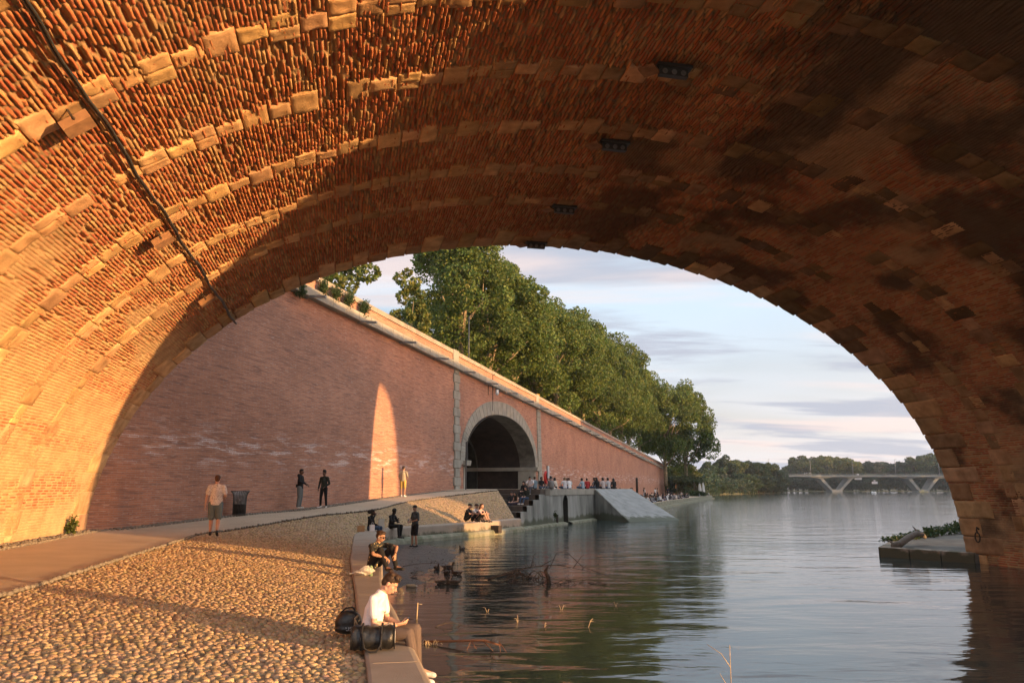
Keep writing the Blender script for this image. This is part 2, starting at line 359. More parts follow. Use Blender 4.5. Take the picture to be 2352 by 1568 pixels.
# arch profile measured as (v, z)
PV = np.array([-7.95,-7.94,-7.76,-7.46,-7.14,-6.68,-6.06,-5.43,-4.82,-3.71,-2.33,-1.62,-.47,1.1,3.14,4.28,5.6,7.11,8.46,10.21,11.68,13.27,13.91,16.94,18.25,19.28,19.95,20.28,20.53,20.69,20.74,20.75])
PZ = np.array([1.13,1.6,2.41,3.44,4.28,5.14,5.94,6.6,7.25,8.22,9.01,9.33,9.77,10.34,10.74,10.89,10.89,10.89,10.78,10.47,10.1,9.53,9.3,7.6,6.45,4.95,3.71,2.82,2.26,1.45,.59,.02])
VC, VA, VH = 6.38, 14.37, 10.9
def profile(n=1200):
    ph = np.arctan2(PZ/VH, -(PV-VC)/VA); r = np.hypot(PZ/VH, (PV-VC)/VA)
    c = np.polyfit(ph, r, 7); a = np.linspace(0.0, math.pi, n); rr = np.polyval(c, a)
    lo = ph.min(); rr = np.where(a < lo, np.polyval(c, lo), rr)
    v = VC-np.cos(a)*VA*rr; z = np.sin(a)*VH*rr
    v = np.concatenate([[v[0]], v, [v[-1]]]); z = np.concatenate([[-.6], z, [-.6]])
    s = np.concatenate([[0], np.cumsum(np.hypot(np.diff(v), np.diff(z)))])
    return v, z, s
PRV, PRZ, PRS = profile(); SL = PRS[-1]
def prof_at(s):
    v = np.interp(s, PRS, PRV); z = np.interp(s, PRS, PRZ); e = .08
    dv = np.interp(s+e, PRS, PRV)-np.interp(s-e, PRS, PRV); dz = np.interp(s+e, PRS, PRZ)-np.interp(s-e, PRS, PRZ)
    l = np.hypot(dv, dz)+1e-9
    return v, z, dz/l, -dv/l                  # inward normal (towards the opening)
AXn = np.array(AX); PXn = np.array(PX)
def surf(s, u, h):
    v, z, nv, nz = prof_at(s); v = v+nv*h; z = z+nz*h
    P = u[..., None]*AXn+v[..., None]*PXn; P[..., 2] += z; return P
def lerp_u(v, f): return U_NEAR(v)+(U_FAR(v)-U_NEAR(v))*f

# ------------------------------------------------------------------ the near brick bridge
bridge = empty('brick_bridge', uv2w(12, 20.7, 0), label='old red brick bridge whose wide vault with pale stone bands spans the picture', cat='bridge')
inv = Matrix.Translation(-bridge.location)
def brlink(name, me, mt):
    me.transform(inv); return link(name, me, mt, bridge)
def splay(K, v0, z0):  # unseen near mouth flared so the low sun reaches the ceiling
    f_ = (1-sstep(0, .212, K))**.8; x_ = np.clip((v0-VC)/VA, -1, 1); zz = 12.9*np.clip(1-np.abs(x_)**4.2, 0, 1)**.5
    return f_*np.maximum(zz-z0, 0)*sstep(.5, 7, v0)*sstep(0, 1.5, z0)
def vault_brick():
    PITCH, BL = .074, .39
    s = np.arange(0, SL, .0128); nu = 470
    S0, K = np.meshgrid(s, np.linspace(.092, 1, nu), indexing='ij')
    v0 = np.interp(S0, PRS, PRV); z0 = np.interp(S0, PRS, PRZ)
    U0 = lerp_u(v0, K)                # the part in front of the camera
    # wavy courses
    S = S0+.04*(fbm(U0*.5, S0*.3, 5, 3)-.5)+.006*(fbm(U0*3, S0*1.5, 9, 2)-.5)+.010*(_h(np.floor(S0/.074), np.floor(U0/.39), 5)-.5)
    c = np.floor(S/PITCH); fs = S/PITCH-c
    off = _h(c, c*0, 3)*BL; bu = (U0+off)/BL; b = np.floor(bu); fu = bu-b
    r1 = _h(c, b, 11); r2 = _h(c, b, 23); r3 = _h(c, b, 37)
    jw = .15+.10*fbm(U0*1.2, S0*1.2, 41, 2)
    ms = sstep(jw*.45, jw+.1, fs)*sstep(jw*.45, jw+.1, 1-fs); mu_ = sstep(.02, .13, fu)*sstep(.02, .13, 1-fu)
    mk = ms*mu_
    left = 1-sstep(4.5, 9.5, v0)
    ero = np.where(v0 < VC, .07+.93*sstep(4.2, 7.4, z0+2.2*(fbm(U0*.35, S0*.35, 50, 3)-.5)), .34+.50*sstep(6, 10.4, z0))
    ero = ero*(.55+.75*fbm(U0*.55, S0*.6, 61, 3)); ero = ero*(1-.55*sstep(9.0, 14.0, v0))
    patch = .75*sstep(.58, .70, fbm(U0*.42, S0*.5, 71, 4))*sstep(.1, .5, 1.2-ero)        # mortar smeared flush
    patch = patch*np.where(v0 < VC, 1-.75*sstep(6.5, 8.5, z0)*(1-sstep(9.9, 10.6, z0)), 1)
    grit = fbm(U0*9, S0*9, 81, 4)-.5; fine = fbm(U0*28, S0*28, 91, 2)-.5
    hb = .008+.038*(r1-.42)*ero; hm = -.010-.034*ero
    miss = (r3 < .14*np.clip(ero*1.6-.5, 0, 1)*(.3+1.6*sstep(.4, .7, fbm(U0*.9, S0*.9, 171, 3))))
    hb = np.where(miss, -.075, hb)
    nib = sstep(.25, .55, fbm(U0*7, S0*11, 101, 3)+.15*r1)         # bitten brick edges
    h = hm+(hb-hm)*mk*(1-ero*.38*(1-nib))+ero*.016*grit+(.004+.008*ero)*fine
    # ragged mortar fins that stand out where brick has rotted behind them
    fin = ero*sstep(.62, .8, fbm(U0*2.2, S0*2.2, 111, 3))*(1-mk)*.040; h = h+fin
    h = h*(1-patch)+patch*(.008+.02*grit)
    P = surf(S0, U0, h); P[..., 2] += splay(K, v0, z0)
    br = np.stack([.34+.30*r2, .095+.17*r2*r2+.03*r1, .040+.07*r2], -1)
    pale = (_h(c, b, 57) < .16)[..., None]; br = np.where(pale, np.array([.56, .34, .16]), br)
    mo = np.array([.54, .38, .21])*(1-.42*np.clip(ero, 0, 1))[..., None]*(.75+.5*fbm(U0*2, S0*2, 121, 3))[..., None]  # mortar darker where eroded: recess shade put into the colour
    w = (mk*(1-patch)*np.where(nib > .5, 1, .75))[..., None]; w = np.clip(w, 0, 1)
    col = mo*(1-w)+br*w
    # lime wash left on the lower left haunch, black crust over the crown and right haunch
    wash = (sstep(.34, .56, fbm(U0*.22, S0*1.3, 131, 5))*(1-sstep(4.0, 7.0, z0))*(v0 < VC))[..., None]*.85
    col = col*(1-wash)+np.array([.55, .37, .20])*wash
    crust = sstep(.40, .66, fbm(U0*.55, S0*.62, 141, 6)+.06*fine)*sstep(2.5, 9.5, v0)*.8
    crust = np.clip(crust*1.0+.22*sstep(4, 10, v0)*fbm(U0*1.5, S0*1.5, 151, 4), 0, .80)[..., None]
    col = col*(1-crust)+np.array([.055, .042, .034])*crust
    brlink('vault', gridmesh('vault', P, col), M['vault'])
    # rest of the vault towards and over the camera, coarser
    s = np.linspace(0, SL, 300); S0, K = np.meshgrid(s, np.linspace(0, .094, 8), indexing='ij')
    v0 = np.interp(S0, PRS, PRV); U0 = lerp_u(v0, K); Pm = surf(S0, U0, 0*S0-.02); Pm[..., 2] += splay(K, v0, np.interp(S0, PRS, PRZ))
    brlink('vault_mouth', gridmesh('vault_mouth', Pm, np.ones(S0.shape+(3,))*np.array([.36, .18, .09])), M['vault'])
vault_brick()

def block_strip(name, blocks, mt, nsub=9, prot=.03):
    """blocks: (s0,s1,u0,u1,tint) slabs lying on the vault"""
    Vs, Fs, Cs = [], [], []; base = 0
    g = np.array([0, .012, .035, .2, .35, .5, .65, .8, .965, .988, 1]); nsub = len(g); A, B = np.meshgrid(g, g, indexing='ij')
    edge = np.minimum(np.minimum(A, 1-A), np.minimum(B, 1-B))
    for k, (s0, s1, u0, u1, tint) in enumerate(blocks):
        s = s0+(s1-s0)*A; rag = .035*(fbm(s*3+k, B*2, 7, 2)-.5)
        v = np.interp(s, PRS, PRV); u = u0+(u1-u0)*B+rag
        h = prot*np.where(v < VC, .25+.75*sstep(3.5, 6.5, np.interp(s, PRS, PRZ)), 1.0)+.022*(RNG.random()-.5)+.05*(fbm(s*7, u*7, 13, 4)-.5)-.018*(1-sstep(0, .03, edge))
        h = np.where(edge == 0, -.09, h)
        P = surf(s, u, h); Vs.append(P.reshape(-1, 3)); Fs.append(gridfaces(nsub, nsub)+base); base += nsub*nsub
        c = (np.array(tint)*(.8+.4*fbm(s*4, u*4, 19, 3))[..., None]).reshape(-1, 3); Cs.append(c)
    brlink(name, npmesh(name, np.concatenate(Vs), np.concatenate(Fs), np.concatenate(Cs), True), mt)
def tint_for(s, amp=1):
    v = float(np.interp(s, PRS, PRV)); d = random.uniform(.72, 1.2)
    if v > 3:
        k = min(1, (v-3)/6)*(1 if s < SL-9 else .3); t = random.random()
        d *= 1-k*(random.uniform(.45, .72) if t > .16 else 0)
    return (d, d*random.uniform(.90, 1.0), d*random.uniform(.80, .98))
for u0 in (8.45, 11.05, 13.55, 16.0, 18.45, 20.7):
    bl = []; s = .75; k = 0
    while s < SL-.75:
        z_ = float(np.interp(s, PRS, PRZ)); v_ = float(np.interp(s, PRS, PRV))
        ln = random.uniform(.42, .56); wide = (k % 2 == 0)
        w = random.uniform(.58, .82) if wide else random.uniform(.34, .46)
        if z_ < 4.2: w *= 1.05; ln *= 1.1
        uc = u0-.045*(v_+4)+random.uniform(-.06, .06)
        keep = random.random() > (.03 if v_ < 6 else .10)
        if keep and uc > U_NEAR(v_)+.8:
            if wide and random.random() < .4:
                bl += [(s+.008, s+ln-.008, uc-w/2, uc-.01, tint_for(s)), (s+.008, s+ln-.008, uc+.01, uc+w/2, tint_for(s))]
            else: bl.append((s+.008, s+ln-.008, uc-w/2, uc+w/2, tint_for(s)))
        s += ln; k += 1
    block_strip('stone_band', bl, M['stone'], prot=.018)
bl = []; s = .0; k = 0
while s < SL-.3:
    v_ = float(np.interp(s, PRS, PRV)); ln = random.uniform(.52, .68); w = (1.5 if k % 2 == 0 else .9)+random.uniform(-.1, .1)
    uf = U_FAR(v_)+.02+random.uniform(0, .04); t_ = tint_for(s)
    bl.append((s+.012, s+ln-.012, uf-w, uf, t_))
    s += ln; k += 1
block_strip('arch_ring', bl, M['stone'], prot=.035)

def solid_bridge():
    """spandrels, deck, piers and the neighbouring river arch (they shade the quay and let one strip of sun through)"""
    mb = MB(); ZT = 13.15
    RX = -np.cos(np.linspace(0, math.pi, 90)); RX = np.sign(RX)*np.abs(RX)**.55; RZ = 12.2*np.clip(1-np.abs(RX)**11, 0, 1)**.5
    def face(fu, flip):
        def strip(vs_, zs_):
            for i in range(len(vs_)-1):
                a, b = vs_[i], vs_[i+1]
                q = [uv2w(fu(a), a, zs_[i]), uv2w(fu(b), b, zs_[i+1]), uv2w(fu(b), b, ZTOP(b)), uv2w(fu(a), a, ZTOP(a))]
                mb.add(q[::-1] if flip else q, [(0, 1, 2, 3)])
        strip(list(np.linspace(-45, PRV[0], 6)), [-.6]*6)
        idx = list(range(1, len(PRV)-1, 12))+[len(PRV)-2]
        if fu is U_NEAR: strip([float(PRV[i]) for i in idx], [float(PRZ[i])+float(splay(np.array(0.), np.array(PRV[i]), np.array(PRZ[i]))) for i in idx])
        else: strip([float(PRV[i]) for i in idx], [float(PRZ[i]) for i in idx])
        strip([float(PRV[-1]), 26.2], [-.6, -.6])
        xr = RX; strip(list(44.1+xr*17.9), list(RZ))
        strip([62.0, 150], [-.6, -.6])
    ZTOP = lambda v: ZT+3.4*max(0, min(1, (v-20)/95))
    face(lambda v: U_FAR(v)-.004, False); face(U_NEAR, True)
    vs_ = list(np.linspace(-45, 150, 40))
    for i in range(39):
        a, b = vs_[i], vs_[i+1]
        mb.add([uv2w(U_NEAR(a), a, ZTOP(a)), uv2w(U_NEAR(b), b, ZTOP(b)), uv2w(U_FAR(b), b, ZTOP(b)), uv2w(U_FAR(a), a, ZTOP(a))], [(3, 2, 1, 0)])
    o = mb.mesh('spandrel'); brlink('spandrel', o, M['plainbrick'])
    pb = MB()
    for v in (26.2, 62.0):
        pb.add([uv2w(U_NEAR(v), v, -.6), uv2w(U_FAR(v), v, -.6), uv2w(U_FAR(v), v, .0), uv2w(U_NEAR(v), v, .0)], [(0, 1, 2, 3)])
    v2 = 44.1+RX*17.9; z2 = RZ
    for i in range(89):
        p, q = v2[i], v2[i+1]
        pb.add([uv2w(U_NEAR(p), p, z2[i]), uv2w(U_FAR(p), p, z2[i]), uv2w(U_FAR(q), q, z2[i+1]), uv2w(U_NEAR(q), q, z2[i+1])], [(0, 1, 2, 3)])
    brlink('river_arch', pb.mesh('river_arch'), M['plainbrick'])
M['plainbrick'] = mat('plain red brick', (.33, .14, .085), (.22, .09, .06), scale=1.5, bump=.4, bscale=12, rough=.92)
solid_bridge()
# low stone apron of the pier, pointing upstream
ap = MB(); poly = [(15.45, 25.6), (13.5, 28.1), (16.0, 32.0), (21.6, 36.5), (27, 35), (26, 24)]
ap.prism(poly, -.6, [.30, .30, .34, .40, .40, .34]); apo = ap.build('pier_apron', M['darkstone'], None, bevel=.03)
apo.data.transform(inv); apo.parent = bridge
cp = MB()
for (a, b), nblk in ((((15.45, 25.6), (13.5, 28.1)), 3), (((13.5, 28.1), (16.0, 32.0)), 5)):
    a = Vector((*a, 0)); b = Vector((*b, 0)); d = (b-a); nrm = Vector((d.y, -d.x, 0)).normalized()*(-1)
    for i in range(nblk):
        p = a+d*((i+.02)/nblk); q = a+d*((i+.98)/nblk)
        cp.hexa([p+nrm*.06-Vector((0, 0, .4)), q+nrm*.06-Vector((0, 0, .4)), q-nrm*.35-Vector((0, 0, .4)), p-nrm*.35-Vector((0, 0, .4)),
                 p+nrm*.06+Vector((0, 0, .335)), q+nrm*.06+Vector((0, 0, .335)), q-nrm*.35+Vector((0, 0, .345)), p-nrm*.35+Vector((0, 0, .345))])
m_ = cp.mesh('apron_kerb'); brlink('apron_kerb', m_, M['stonedk'] if 'stonedk' in M else M['ledge'])

# fixtures on the vault
def on_vault(u, s_or_v, off, right=False):
    v = s_or_v; k = len(PRV)//2
    z = float(np.interp(v, PRV[:k], PRZ[:k])) if v < VC else float(np.interp(v, PRV[k:], PRZ[k:]))
    s = float(np.interp(v, PRV[:k], PRS[:k])) if v < VC else float(np.interp(v, PRV[k:], PRS[k:]))
    _, _, nv, nz = prof_at(np.array(s)); nv, nz = float(nv), float(nz)
    n = PX*nv+Vector((0, 0, nz)); tn = PX*(-nz)+Vector((0, 0, nv))
    return uv2w(u, v, z)+n*off, n, tn
def cable():
    pts = []; 
    for u in np.linspace(6.6, 26.1, 60):
        p, n, t = on_vault(float(u), -3.9+.02*math.sin(u*1.7)+.008*math.sin(u*5), .06); pts.append(p)
    p, n, t = on_vault(26.15, -3.9, .03); pts.append(p+AX*.12)
    mb = MB(); mb.tube(pts, .028, 6)
    q = [pt+Vector((.05, 0, -.015)) for pt in pts]; mb.tube(q, .018, 6)
    for i in range(2, 60, 5): mb.ell(pts[i], (.05, .05, .03), seg=6, rings=4)
    o = mb.build('power_cable', M['steel'], smooth=True)
    tag(o, 'dark bundled cable clipped along the lit left haunch of the vault', 'cable')
cable()
def floodlight(u, v, label, crown):
    p, n, t = on_vault(u, v, .0); root = empty('floodlight', p, label=label, cat='floodlight', group='floodlights fixed under the vault')
    back = Vector(n)
    def bld(mb, name, mt): 
        me = mb.mesh(name); me.transform(Matrix.Translation(-p)); return link(name, me, mt, root)
    if crown:
        b = MB(); b.box(p+n*.16, (.62, .12, .16), (PX, AX, Vector((0, 0, 1)))); b.box(p+n*.05, (.75, .3, .06), (PX, AX, Vector((0, 0, 1)))); bld(b, 'housing', M['steel'])
        b = MB(); 
        for k in (-.2, 0, .2): b.lathe(p+n*.17+PX*k-AX*.065, [(.0, 0), (.055, 0), (.055, -.02), (.03, -.02)], 12, (PX, Vector((0, 0, 1)), AX))
        bld(b, 'lens', M['galv'])
        b = MB(); d1 = (PX+AX).normalized(); d2 = (PX-AX).normalized()
        b.box(p+n*.16-PX*.52, (.34, .34, .05), (d1, d2, Vector((0, 0, 1)))); bld(b, 'cover_plate', M['rustplate'])
        b = MB(); b.tube([p-PX*.3, p+n*.16-PX*.3], .02, 6); b.tube([p+PX*.3, p+n*.16+PX*.3], .02, 6); bld(b, 'bracket', M['iron'])
    else:
        b = MB(); b.box(p+n*.22, (.42, .30, .14), (t, AX, n)); bld(b, 'housing', M['rustplate'])
        b = MB(); b.tube([p-AX*.12, p-AX*.16+n*.22, p+AX*.16+n*.22], .018, 6); b.tube([p+AX*.12, p+AX*.16+n*.22], .018, 6); bld(b, 'bracket', M['iron'])
M['rustplate'] = mat('rusted plate', (.30, .17, .09), (.2, .11, .06), scale=7, rough=.8)
for u, lb in ((12.73, 'crown floodlight nearest the camera, beside the first dark patch of the vault'), (16.17, 'second crown floodlight from the camera with its square plate'),
              (20.55, 'third crown floodlight, just short of the far edge of the vault'), (24.0, 'crown floodlight hanging at the very edge over the sky')):
    floodlight(u, 6.2, lb, True)
for u, lb in ((11.1, 'boxed floodlight at the cable on the lit haunch, upper left'), (16.4, 'boxed floodlight at the middle of the cable run on the lit haunch'),
              (21.7, 'small boxed floodlight beside the cable at the lower edge of the sunlit haunch')):
    floodlight(u, -4.15, lb, False)
# mooring ring on the right springing
p, n, t = on_vault(21.3, 20.7, .12); p.z = 1.0
mb = MB(); mb.tube([p+Vector((0, 0, .12)), p+n*.08+Vector((0, 0, .2)), p+n*.1+Vector((0, 0, .1)), p+n*.06], .025, 6)
mb.tube([p+n*.09+AX*(.1*math.sin(a))+Vector((0, 0, -.12+.16*math.cos(a))) for a in np.linspace(0, 2*math.pi, 15)], .022, 6)
tag(mb.build('mooring_ring', M['iron'], smooth=True), 'rusty iron hook and ring hanging on the right foot of the vault', 'mooring ring')

# ------------------------------------------------------------------ water, ground, quay
wt = link('river', gridmesh('river', np.stack(np.meshgrid(np.linspace(-1500, 1500, 3), np.linspace(-300, 3000, 3), indexing='ij')+[np.zeros((3, 3))], -1), flip=False), M['water'])
tag(wt, kind='structure')
def crv(P, n):                                # Catmull-Rom resample
    P = np.array(P, float); Q = np.concatenate([[2*P[0]-P[1]], P, [2*P[-1]-P[-2]]]); m = len(P)-1; out = []
    for x in np.linspace(0, m-1e-9, n):
        i = int(x); t = x-i; a, b, c, d = Q[i:i+4]
        out.append(.5*((2*b)+(c-a)*t+(2*a-5*b+4*c-d)*t*t+(3*b-a-3*c+d)*t**3))
    return np.array(out)
NS = 240
Pp = crv([(-6.3, -6, .93), (-6.6, 4, .93), (-6.8, 7.3, .94), (-7.3, 11.1, .95), (-7.8, 13.9, .98), (-9.5, 22.2, 1.02), (-9.75, 23.9, 1.05), (-9.1, 26.3, 1.14), (-8.0, 31.4, 1.35), (-6.6, 36.2, 1.45), (-5.4, 41.5, 1.79), (-2.05, 46.5, 2.21), (-.9, 48.4, 2.33)], NS)
Li = crv([(1.0, -6, .7), (-.75, 4, .7), (-1.30, 7.2, .7), (-2.2, 11.1, .7), (-2.85, 14, .7), (-4.0, 19, .7), (-4.5, 21.5, .7), (-5.2, 25, .7), (-6.2, 30.5, .7), (-5.9, 33.4, .7), (-4.9, 36.1, .7), (-2, 40.75, .7), (.2, 45.3, .7)], NS)
Lo = crv([(1.7, -6, .7), (.05, 4, .7), (-.72, 7.3, .7), (-1.62, 11.1, .7), (-2.3, 14, .7), (-3.2, 19, .7), (-3.65, 21.5, .7), (-4.3, 25, .7), (-5.45, 30.6, .7), (-5.3, 33.1, .7), (-4.5, 35.6, .7), (-1.65, 40.2, .7), (.55, 44.9, .7)], NS)
ZW = lambda t: float(np.interp(t, [-60, -21.4, -13.9, -9.5, 0, 10.8, 14], [.95, 1.08, 1.40, 1.5, 2.0, 2.38, 2.4]))
def wallfoot(i):
    """foot of vault wall or embankment wall opposite Pp[i]"""
    f = i/(NS-1)*11
    if f < 4.3: return None
# wall side line of the path: along the vault foot (v=-8.0) then along the embankment
wl = [tuple(uv2w(u, -8.0))[:2]+(z,) for u, z in ((-8, 1.05), (2, 1.05), (5, 1.06), (9.5, 1.08), (13, 1.10), (22, 1.12), (26.4, 1.14))]
wl += [tuple(wp(t, .02))[:2]+(ZW(t),) for t in (-20, -14.5, -9.5, -4.5, 3.5, 7.5)]
Wl = crv(wl, NS)
def ruled(name, A, B, n, mt, zoff=0, bulge=0, flip=False):
    f = np.linspace(0, 1, n); P = A[:, None, :]*(1-f[None, :, None])+B[:, None, :]*f[None, :, None]
    P[..., 2] += zoff+bulge*np.sin(f*math.pi)[None, :]
    return P
P = ruled('path', Wl, Pp, 12, None); P[..., 2] += .02*(fbm(P[..., 0]*.5, P[..., 1]*.5, 3)-.5)
pth = link('path', gridmesh('path', P, flip=True), M['asphalt']); tag(pth, kind='structure')
# cobbled gutter along the wall foot: part of the ground
# bed of the cobbled bank
SLOPE = ruled('slope', Pp, Li, 14, None, zoff=-.045, bulge=.05)
bed = link('bank_ground', gridmesh('bank_ground', SLOPE, flip=True), M['mortarbed']); tag(bed, kind='structure')
def cobbles():
    """rounded river stones set in the bed, one sheet"""
    Vs, Fs, Cs = [], [], []
    # arc-length table down the bank
    n, m = SLOPE.shape[:2]
    from_ = []
    rows = np.concatenate([[0], np.cumsum(np.linalg.norm(np.diff((Pp+Li)/2, axis=0), axis=1))])
    r = .10
    ring = np.linspace(0, 2*np.pi, 9)[:-1]
    base = 0; k = 0; y = rows[np.argmin(np.abs((Li[:, 1])-6.0))]
    end = rows[-1]
    while y < end-.1:
        i = np.interp(y, rows, np.arange(n)); i0 = int(i); fi = i-i0; i1 = min(i0+1, n-1)
        a = Pp[i0]*(1-fi)+Pp[i1]*fi; b = Li[i0]*(1-fi)+Li[i1]*fi
        wdt = np.linalg.norm(b-a); depth = (a[1]+b[1])/2
        px_ = .078 if depth < 24 else .12
        cnt = int(wdt/px_); d = (b-a)/wdt
        x = (np.arange(cnt)+.5+(k % 2)*.5)*px_+RNG.normal(0, .014, cnt); x = np.clip(x, .05, wdt-.05)
        f = x/wdt
        ctr = a+(b-a)*f[:, None]; ctr[:, 2] += .05*np.sin(f*np.pi)-.045
        d2 = np.array([-d[1], d[0], 0]); d2 = d2/np.linalg.norm(d2)
        ctr += d2*RNG.normal(0, .018, cnt)[:, None]
        L1 = px_*RNG.uniform(.36, .62, cnt); L2 = (.048 if depth < 24 else .065)*RNG.uniform(.55, 1.1, cnt); Hh = RNG.uniform(.014, .034, cnt)
        ang = RNG.normal(0, .35, cnt); tl = RNG.normal(0, .22, cnt)
        P_ = []
        for rr, hh in ((1.0, -.2), (.84, .62), (.45, .95)):
            wob = 1+RNG.normal(0, .08, (cnt, 8))
            ex = L1[:, None]*rr*np.cos(ring)*wob; ey = L2[:, None]*rr*np.sin(ring)*wob
            xx = ex*np.cos(ang)[:, None]-ey*np.sin(ang)[:, None]; yy = ex*np.sin(ang)[:, None]+ey*np.cos(ang)[:, None]
            zz = Hh[:, None]*hh+tl[:, None]*xx*.5*(hh > 0)
            P_.append(ctr[:, None, :]+xx[..., None]*d+yy[..., None]*d2+np.stack([0*zz, 0*zz, zz], -1))
        P_ = np.stack(P_, 1)                                  # cnt,3,8,3
        top = ctr+np.stack([0*Hh, 0*Hh, Hh*1.02], -1)
        vv = np.concatenate([P_.reshape(cnt, 24, 3), top[:, None, :]], 1).reshape(-1, 3); Vs.append(vv)
        q = []
        for lv in range(2):
            for e in range(8): q.append([lv*8+e, lv*8+(e+1) % 8, (lv+1)*8+(e+1) % 8, (lv+1)*8+e])
        for e in range(0, 8, 2): q.append([16+e, 16+(e+1) % 8, 16+(e+2) % 8, 24])
        q = np.array(q); Fs.append((np.arange(cnt)[:, None, None]*25+q[None]).reshape(-1, 4)+base); base += cnt*25
        t = RNG.uniform(.62, 1.1, cnt)[:, None]; c = np.array([.47, .335, .195])*t*np.array([1, 1, 1])+RNG.normal(0, .012, (cnt, 3))
        Cs.append(np.repeat(np.clip(c, .02, 1), 25, 0))
        y += (.082 if depth < 24 else .125); k += 1
    o = link('cobbled_bank', npmesh('cobbled_bank', np.concatenate(Vs), np.concatenate(Fs), np.concatenate(Cs), True), M['cobble']); tag(o, kind='structure')
cobbles()
# low edge rows of cobbles: along path edge and along the wall foot (setts)
def setts():
    mb = MB()
    for line, dz in ((Pp, .03), (Wl+np.array([0, 0, 0]), .03)):
        d = np.concatenate([[0], np.cumsum(np.linalg.norm(np.diff(line, axis=0), axis=1))]); y = 8.0
        off = 0.0 if line is Pp else .22
        while y < d[-1]-.2:
            for rr in range(1 if line is Pp else 3):
                p = np.array([np.interp(y+rr*.05, d, line[:, k]) for k in range(3)]); q = np.array([np.interp(y+.15, d, line[:, k]) for k in range(3)])
                dd = (q-p)/(np.linalg.norm(q-p)+1e-9); nn = np.array([dd[1], -dd[0], 0])
                c = p+nn*(off*(.5+rr)+.0)+np.array([0, 0, .0])+RNG.normal(0, .01, 3)
                mb.ell(c, (.045+.015*random.random(), .075, .04), Matrix.Rotation(math.atan2(dd[1], dd[0])-math.pi/2+random.gauss(0, .2), 3, 'Z'), 6, 4)
            y += .17
    me = mb.mesh('edge_setts', True); a = me.color_attributes.new('Col', 'FLOAT_COLOR', 'POINT')
    a.data.foreach_set('color', np.tile([.21, .185, .15, 1], len(me.vertices)).astype(np.float32))
    o = link('edge_setts', me, M['cobble']); tag(o, kind='structure')
setts()
# stone ledge: rounded outer nose, face down to the water, broken into slabs by thin joints
def ledge():
    secs = []
    for i in range(NS):
        a, b = Li[i], Lo[i]; nrm = (b-a)/np.linalg.norm(b-a); w = np.linalg.norm(b-a)
        pr = [(-.02, -.25), (0, 0.0), (.03, .012), (w-.09, .012), (w-.045, .0), (w-.012, -.03), (w, -.08), (w+.02, -.45), (w+.06, -1.2)]
        secs.append([a+nrm*x+np.array([0, 0, z]) for x, z in pr])
    P = np.array(secs); o = link('stone_ledge', gridmesh('stone_ledge', P, flip=True, smooth=False), M['ledge'])
    tag(o, 'long low stone ledge with rounded nose between the cobbles and the water', 'ledge')
    # second stepped foot along the far face
    foot = []
    for i in range(150, NS):
        a, b = Li[i], Lo[i]; nrm = (b-a)/np.linalg.norm(b-a)
        foot.append([b+nrm*x+np.array([0, 0, z]) for x, z in ((0.0, -.42), (.22, -.46), (.30, -.56), (.42, -1.3))])
    f = link('ledge_foot', gridmesh('ledge_foot', np.array(foot), flip=True, smooth=False), M['mosswall'], o)
ledge()
jb = MB()
for y in (7.9, 10.4, 12.9, 15.4, 18.0, 20.6, 23.4, 26.3):
    i = int(np.argmin(np.abs(Li[:, 1]-y))); a = Vector(Li[i]); b = Vector(Lo[i]); d = (b-a).normalized(); nn = Vector((-d.y, d.x, 0))
    c = (a+b)/2+Vector((0, 0, .0145)); jb.box(c, ((b-a).length-.12, .012, .004), (d, nn, Vector((0, 0, 1))))
j = jb.build('joint', M['joint'] if 'joint' in M else mat('joint mortar', (.34, .27, .20), (.28, .22, .16))); j.parent = bpy.data.objects['stone_ledge']
# quay platform (z 2.4) with stairs, drain arch and ramp
QO = Vector((.15, 45.3, 0)); QD = Vector((.394, .919, 0)).normalized(); QN = Vector((QD.y, -QD.x, 0))
def qp(s, n=0.0, z=0.0): q = QO+QD*s+QN*n; return Vector((q.x, q.y, z))
PLZ = 2.4; S0_, S1_ = 6.0, 28.5
mb = MB()
def wpt(y_t, n=0.0): q = wp(y_t, n); return (q.x, q.y)
a_ = qp(S0_); b_ = qp(S1_)
def tproj(p): return (p-WO).dot(WD)
TE = tproj(b_)+.3
top_poly = [(a_.x, a_.y), (b_.x, b_.y), wpt(TE, .0), wpt(10.6, -1.2), wpt(7.5, .0), tuple(Pp[-1][:2]), tuple(qp(S0_, -3.9))[:2]]
zt = [PLZ]*len(top_poly); zt[4] = 2.31; zt[5] = 2.34
mb.add([(p[0], p[1], z) for p, z in zip(top_poly, zt)], [tuple(range(len(top_poly)))])
tp = mb.build('promenade', M['paleasph'] if 'paleasph' in M else M['asphalt']); tag(tp, kind='structure')
